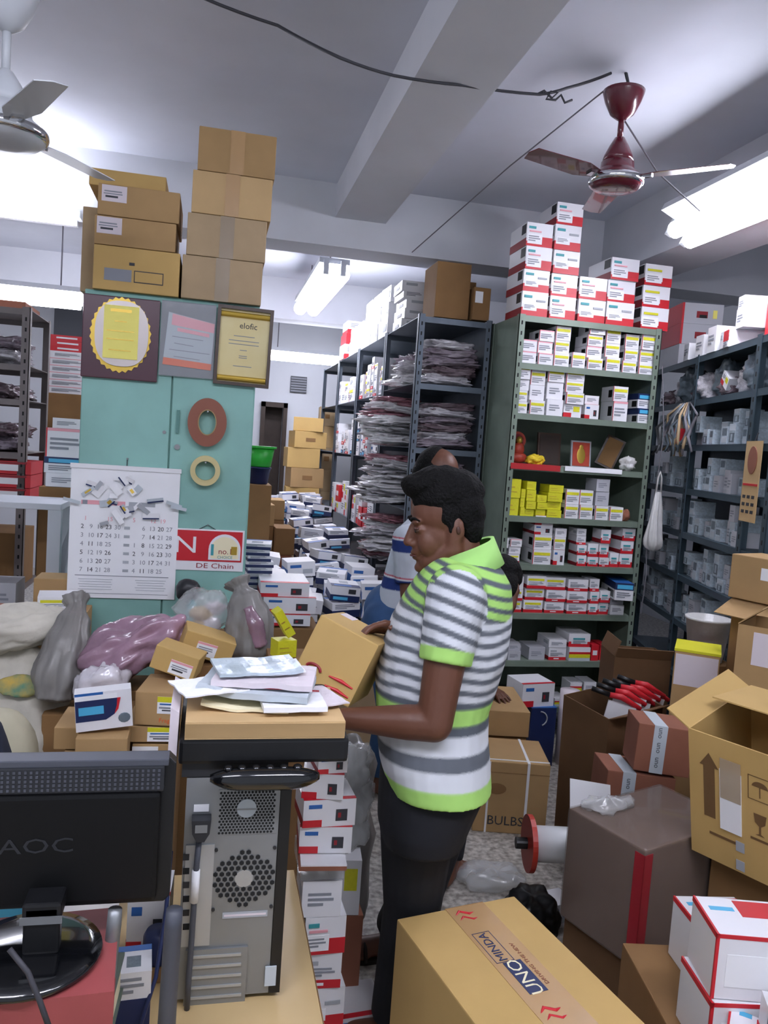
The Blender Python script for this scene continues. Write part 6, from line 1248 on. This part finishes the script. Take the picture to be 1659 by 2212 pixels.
BLU, RDD, LG = lin('#27386f'), lin('#b04050'), lin('#b4bac3'); z_ = lambda y: AD(900, y, 3.35).z
def cl2(co):
    for y0, y1 in ((1192, 1222), (1290, 1318)):
        if z_(y1) < co.z < z_(y0): return BLU
        if z_(y0) < co.z < z_(y0-4) : return WHT
        if z_(y0-4) < co.z < z_(y0-8): return RDD
    return LG
paint(so, cl2)
tb = MB(); tb.ell(hp+Vector((0, 0, .0)), (.155, .155, .145), 'denim'); loft(tb, [(Q(862, 1300), f2, .13, l2, .175), (Q(852, 1345), f2, .15, l2, .185), (Q(850, 1390), f2, .13, l2, .18)], 'denim')
for h_, k_, a_ in leg2[:2]: caps(tb, h_, .105, k_, .082); caps(tb, k_, .082, a_+Vector((0, 0, .02)), .065, flat=(False, True))
skinned(tb, 'jeans', m2, 'denim', .009, 4)

# --- third person crouching behind the man, hand on the carton
D3 = 3.10
m3 = thing('person', 'crouching person mostly hidden behind the polo man, one hand resting on a brown carton', 'person', (0, 0, 0))
b = MB(); f3 = (RH*.35+FH*.95).normalized(); l3 = UP.cross(f3)
X3 = head(b, AD(1080, 1275, D3), f3, 30, .98)
ch = AD(990, 1400, 3.08); hp3 = AD(925, 1560, 3.02)
caps(b, X3 @ Vector((-.03, 0, -.06)), .055, AD(1040, 1335, D3), .06); caps(b, AD(1015, 1350, D3), .10, ch, .125); caps(b, ch, .125, hp3, .13)
s3 = AD(1040, 1372, 3.08); wr3 = AZ(1060, 1487, .490); el3 = AD(1040, 1478, 3.38)
caps(b, s3, .05, el3, .042); caps(b, el3, .042, wr3, .028); hp_n = AZ(1112, 1520, .472)
hand(b, wr3, hp_n-wr3, -UP, -RH, 14, 1.0, spread=9)
s4 = AD(950, 1370, 3.22); e4 = s4+Vector((-.08, .05, -.24)); caps(b, s4, .05, e4, .042); caps(b, e4, .042, e4+FH*.1-UP*.2, .027); hand(b, e4+FH*.1-UP*.2, FH, -UP, RH, 30)
for s in (-1, 1):
    h_ = hp3+l3*.09*s; k_ = h_+f3*.30+Vector((0, 0, -.05)); a_ = Vector((h_.x+f3.x*.12, h_.y+f3.y*.12, .09)); caps(b, h_, .085, k_, .06); caps(b, k_, .058, a_, .042); foot(b, a_, f3)
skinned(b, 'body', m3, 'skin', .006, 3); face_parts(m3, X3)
hb = MB(); hb.ell((-.012, 0, .066), (.098, .080, .078), 'hair', X3, 24, 14, amp=.005, fr=30); hb.ell((-.05, 0, .01), (.06, .077, .08), 'hair', X3, 24, 14); skinned(hb, 'hair', m3, 'hair', .006, 2)
sb = MB(); caps(sb, AD(1015, 1352, D3), .108, ch, .135); caps(sb, ch, .135, hp3, .14); caps(sb, s3, .066, s3.lerp(el3, .6), .058, flat=(False, True)); caps(sb, s4, .066, s4.lerp(e4, .8), .058, flat=(False, True)); skinned(sb, 'shirt', m3, 'darkblue', .008, 3)
tb = MB(); tb.ell(hp3, (.15, .15, .12), 'trouser')
for s in (-1, 1):
    h_ = hp3+l3*.09*s; k_ = h_+f3*.30+Vector((0, 0, -.05)); a_ = Vector((h_.x+f3.x*.12, h_.y+f3.y*.12, .11)); caps(tb, h_, .10, k_, .075); caps(tb, k_, .073, a_, .058, flat=(False, True))
skinned(tb, 'trousers', m3, 'trouser', .009, 4)
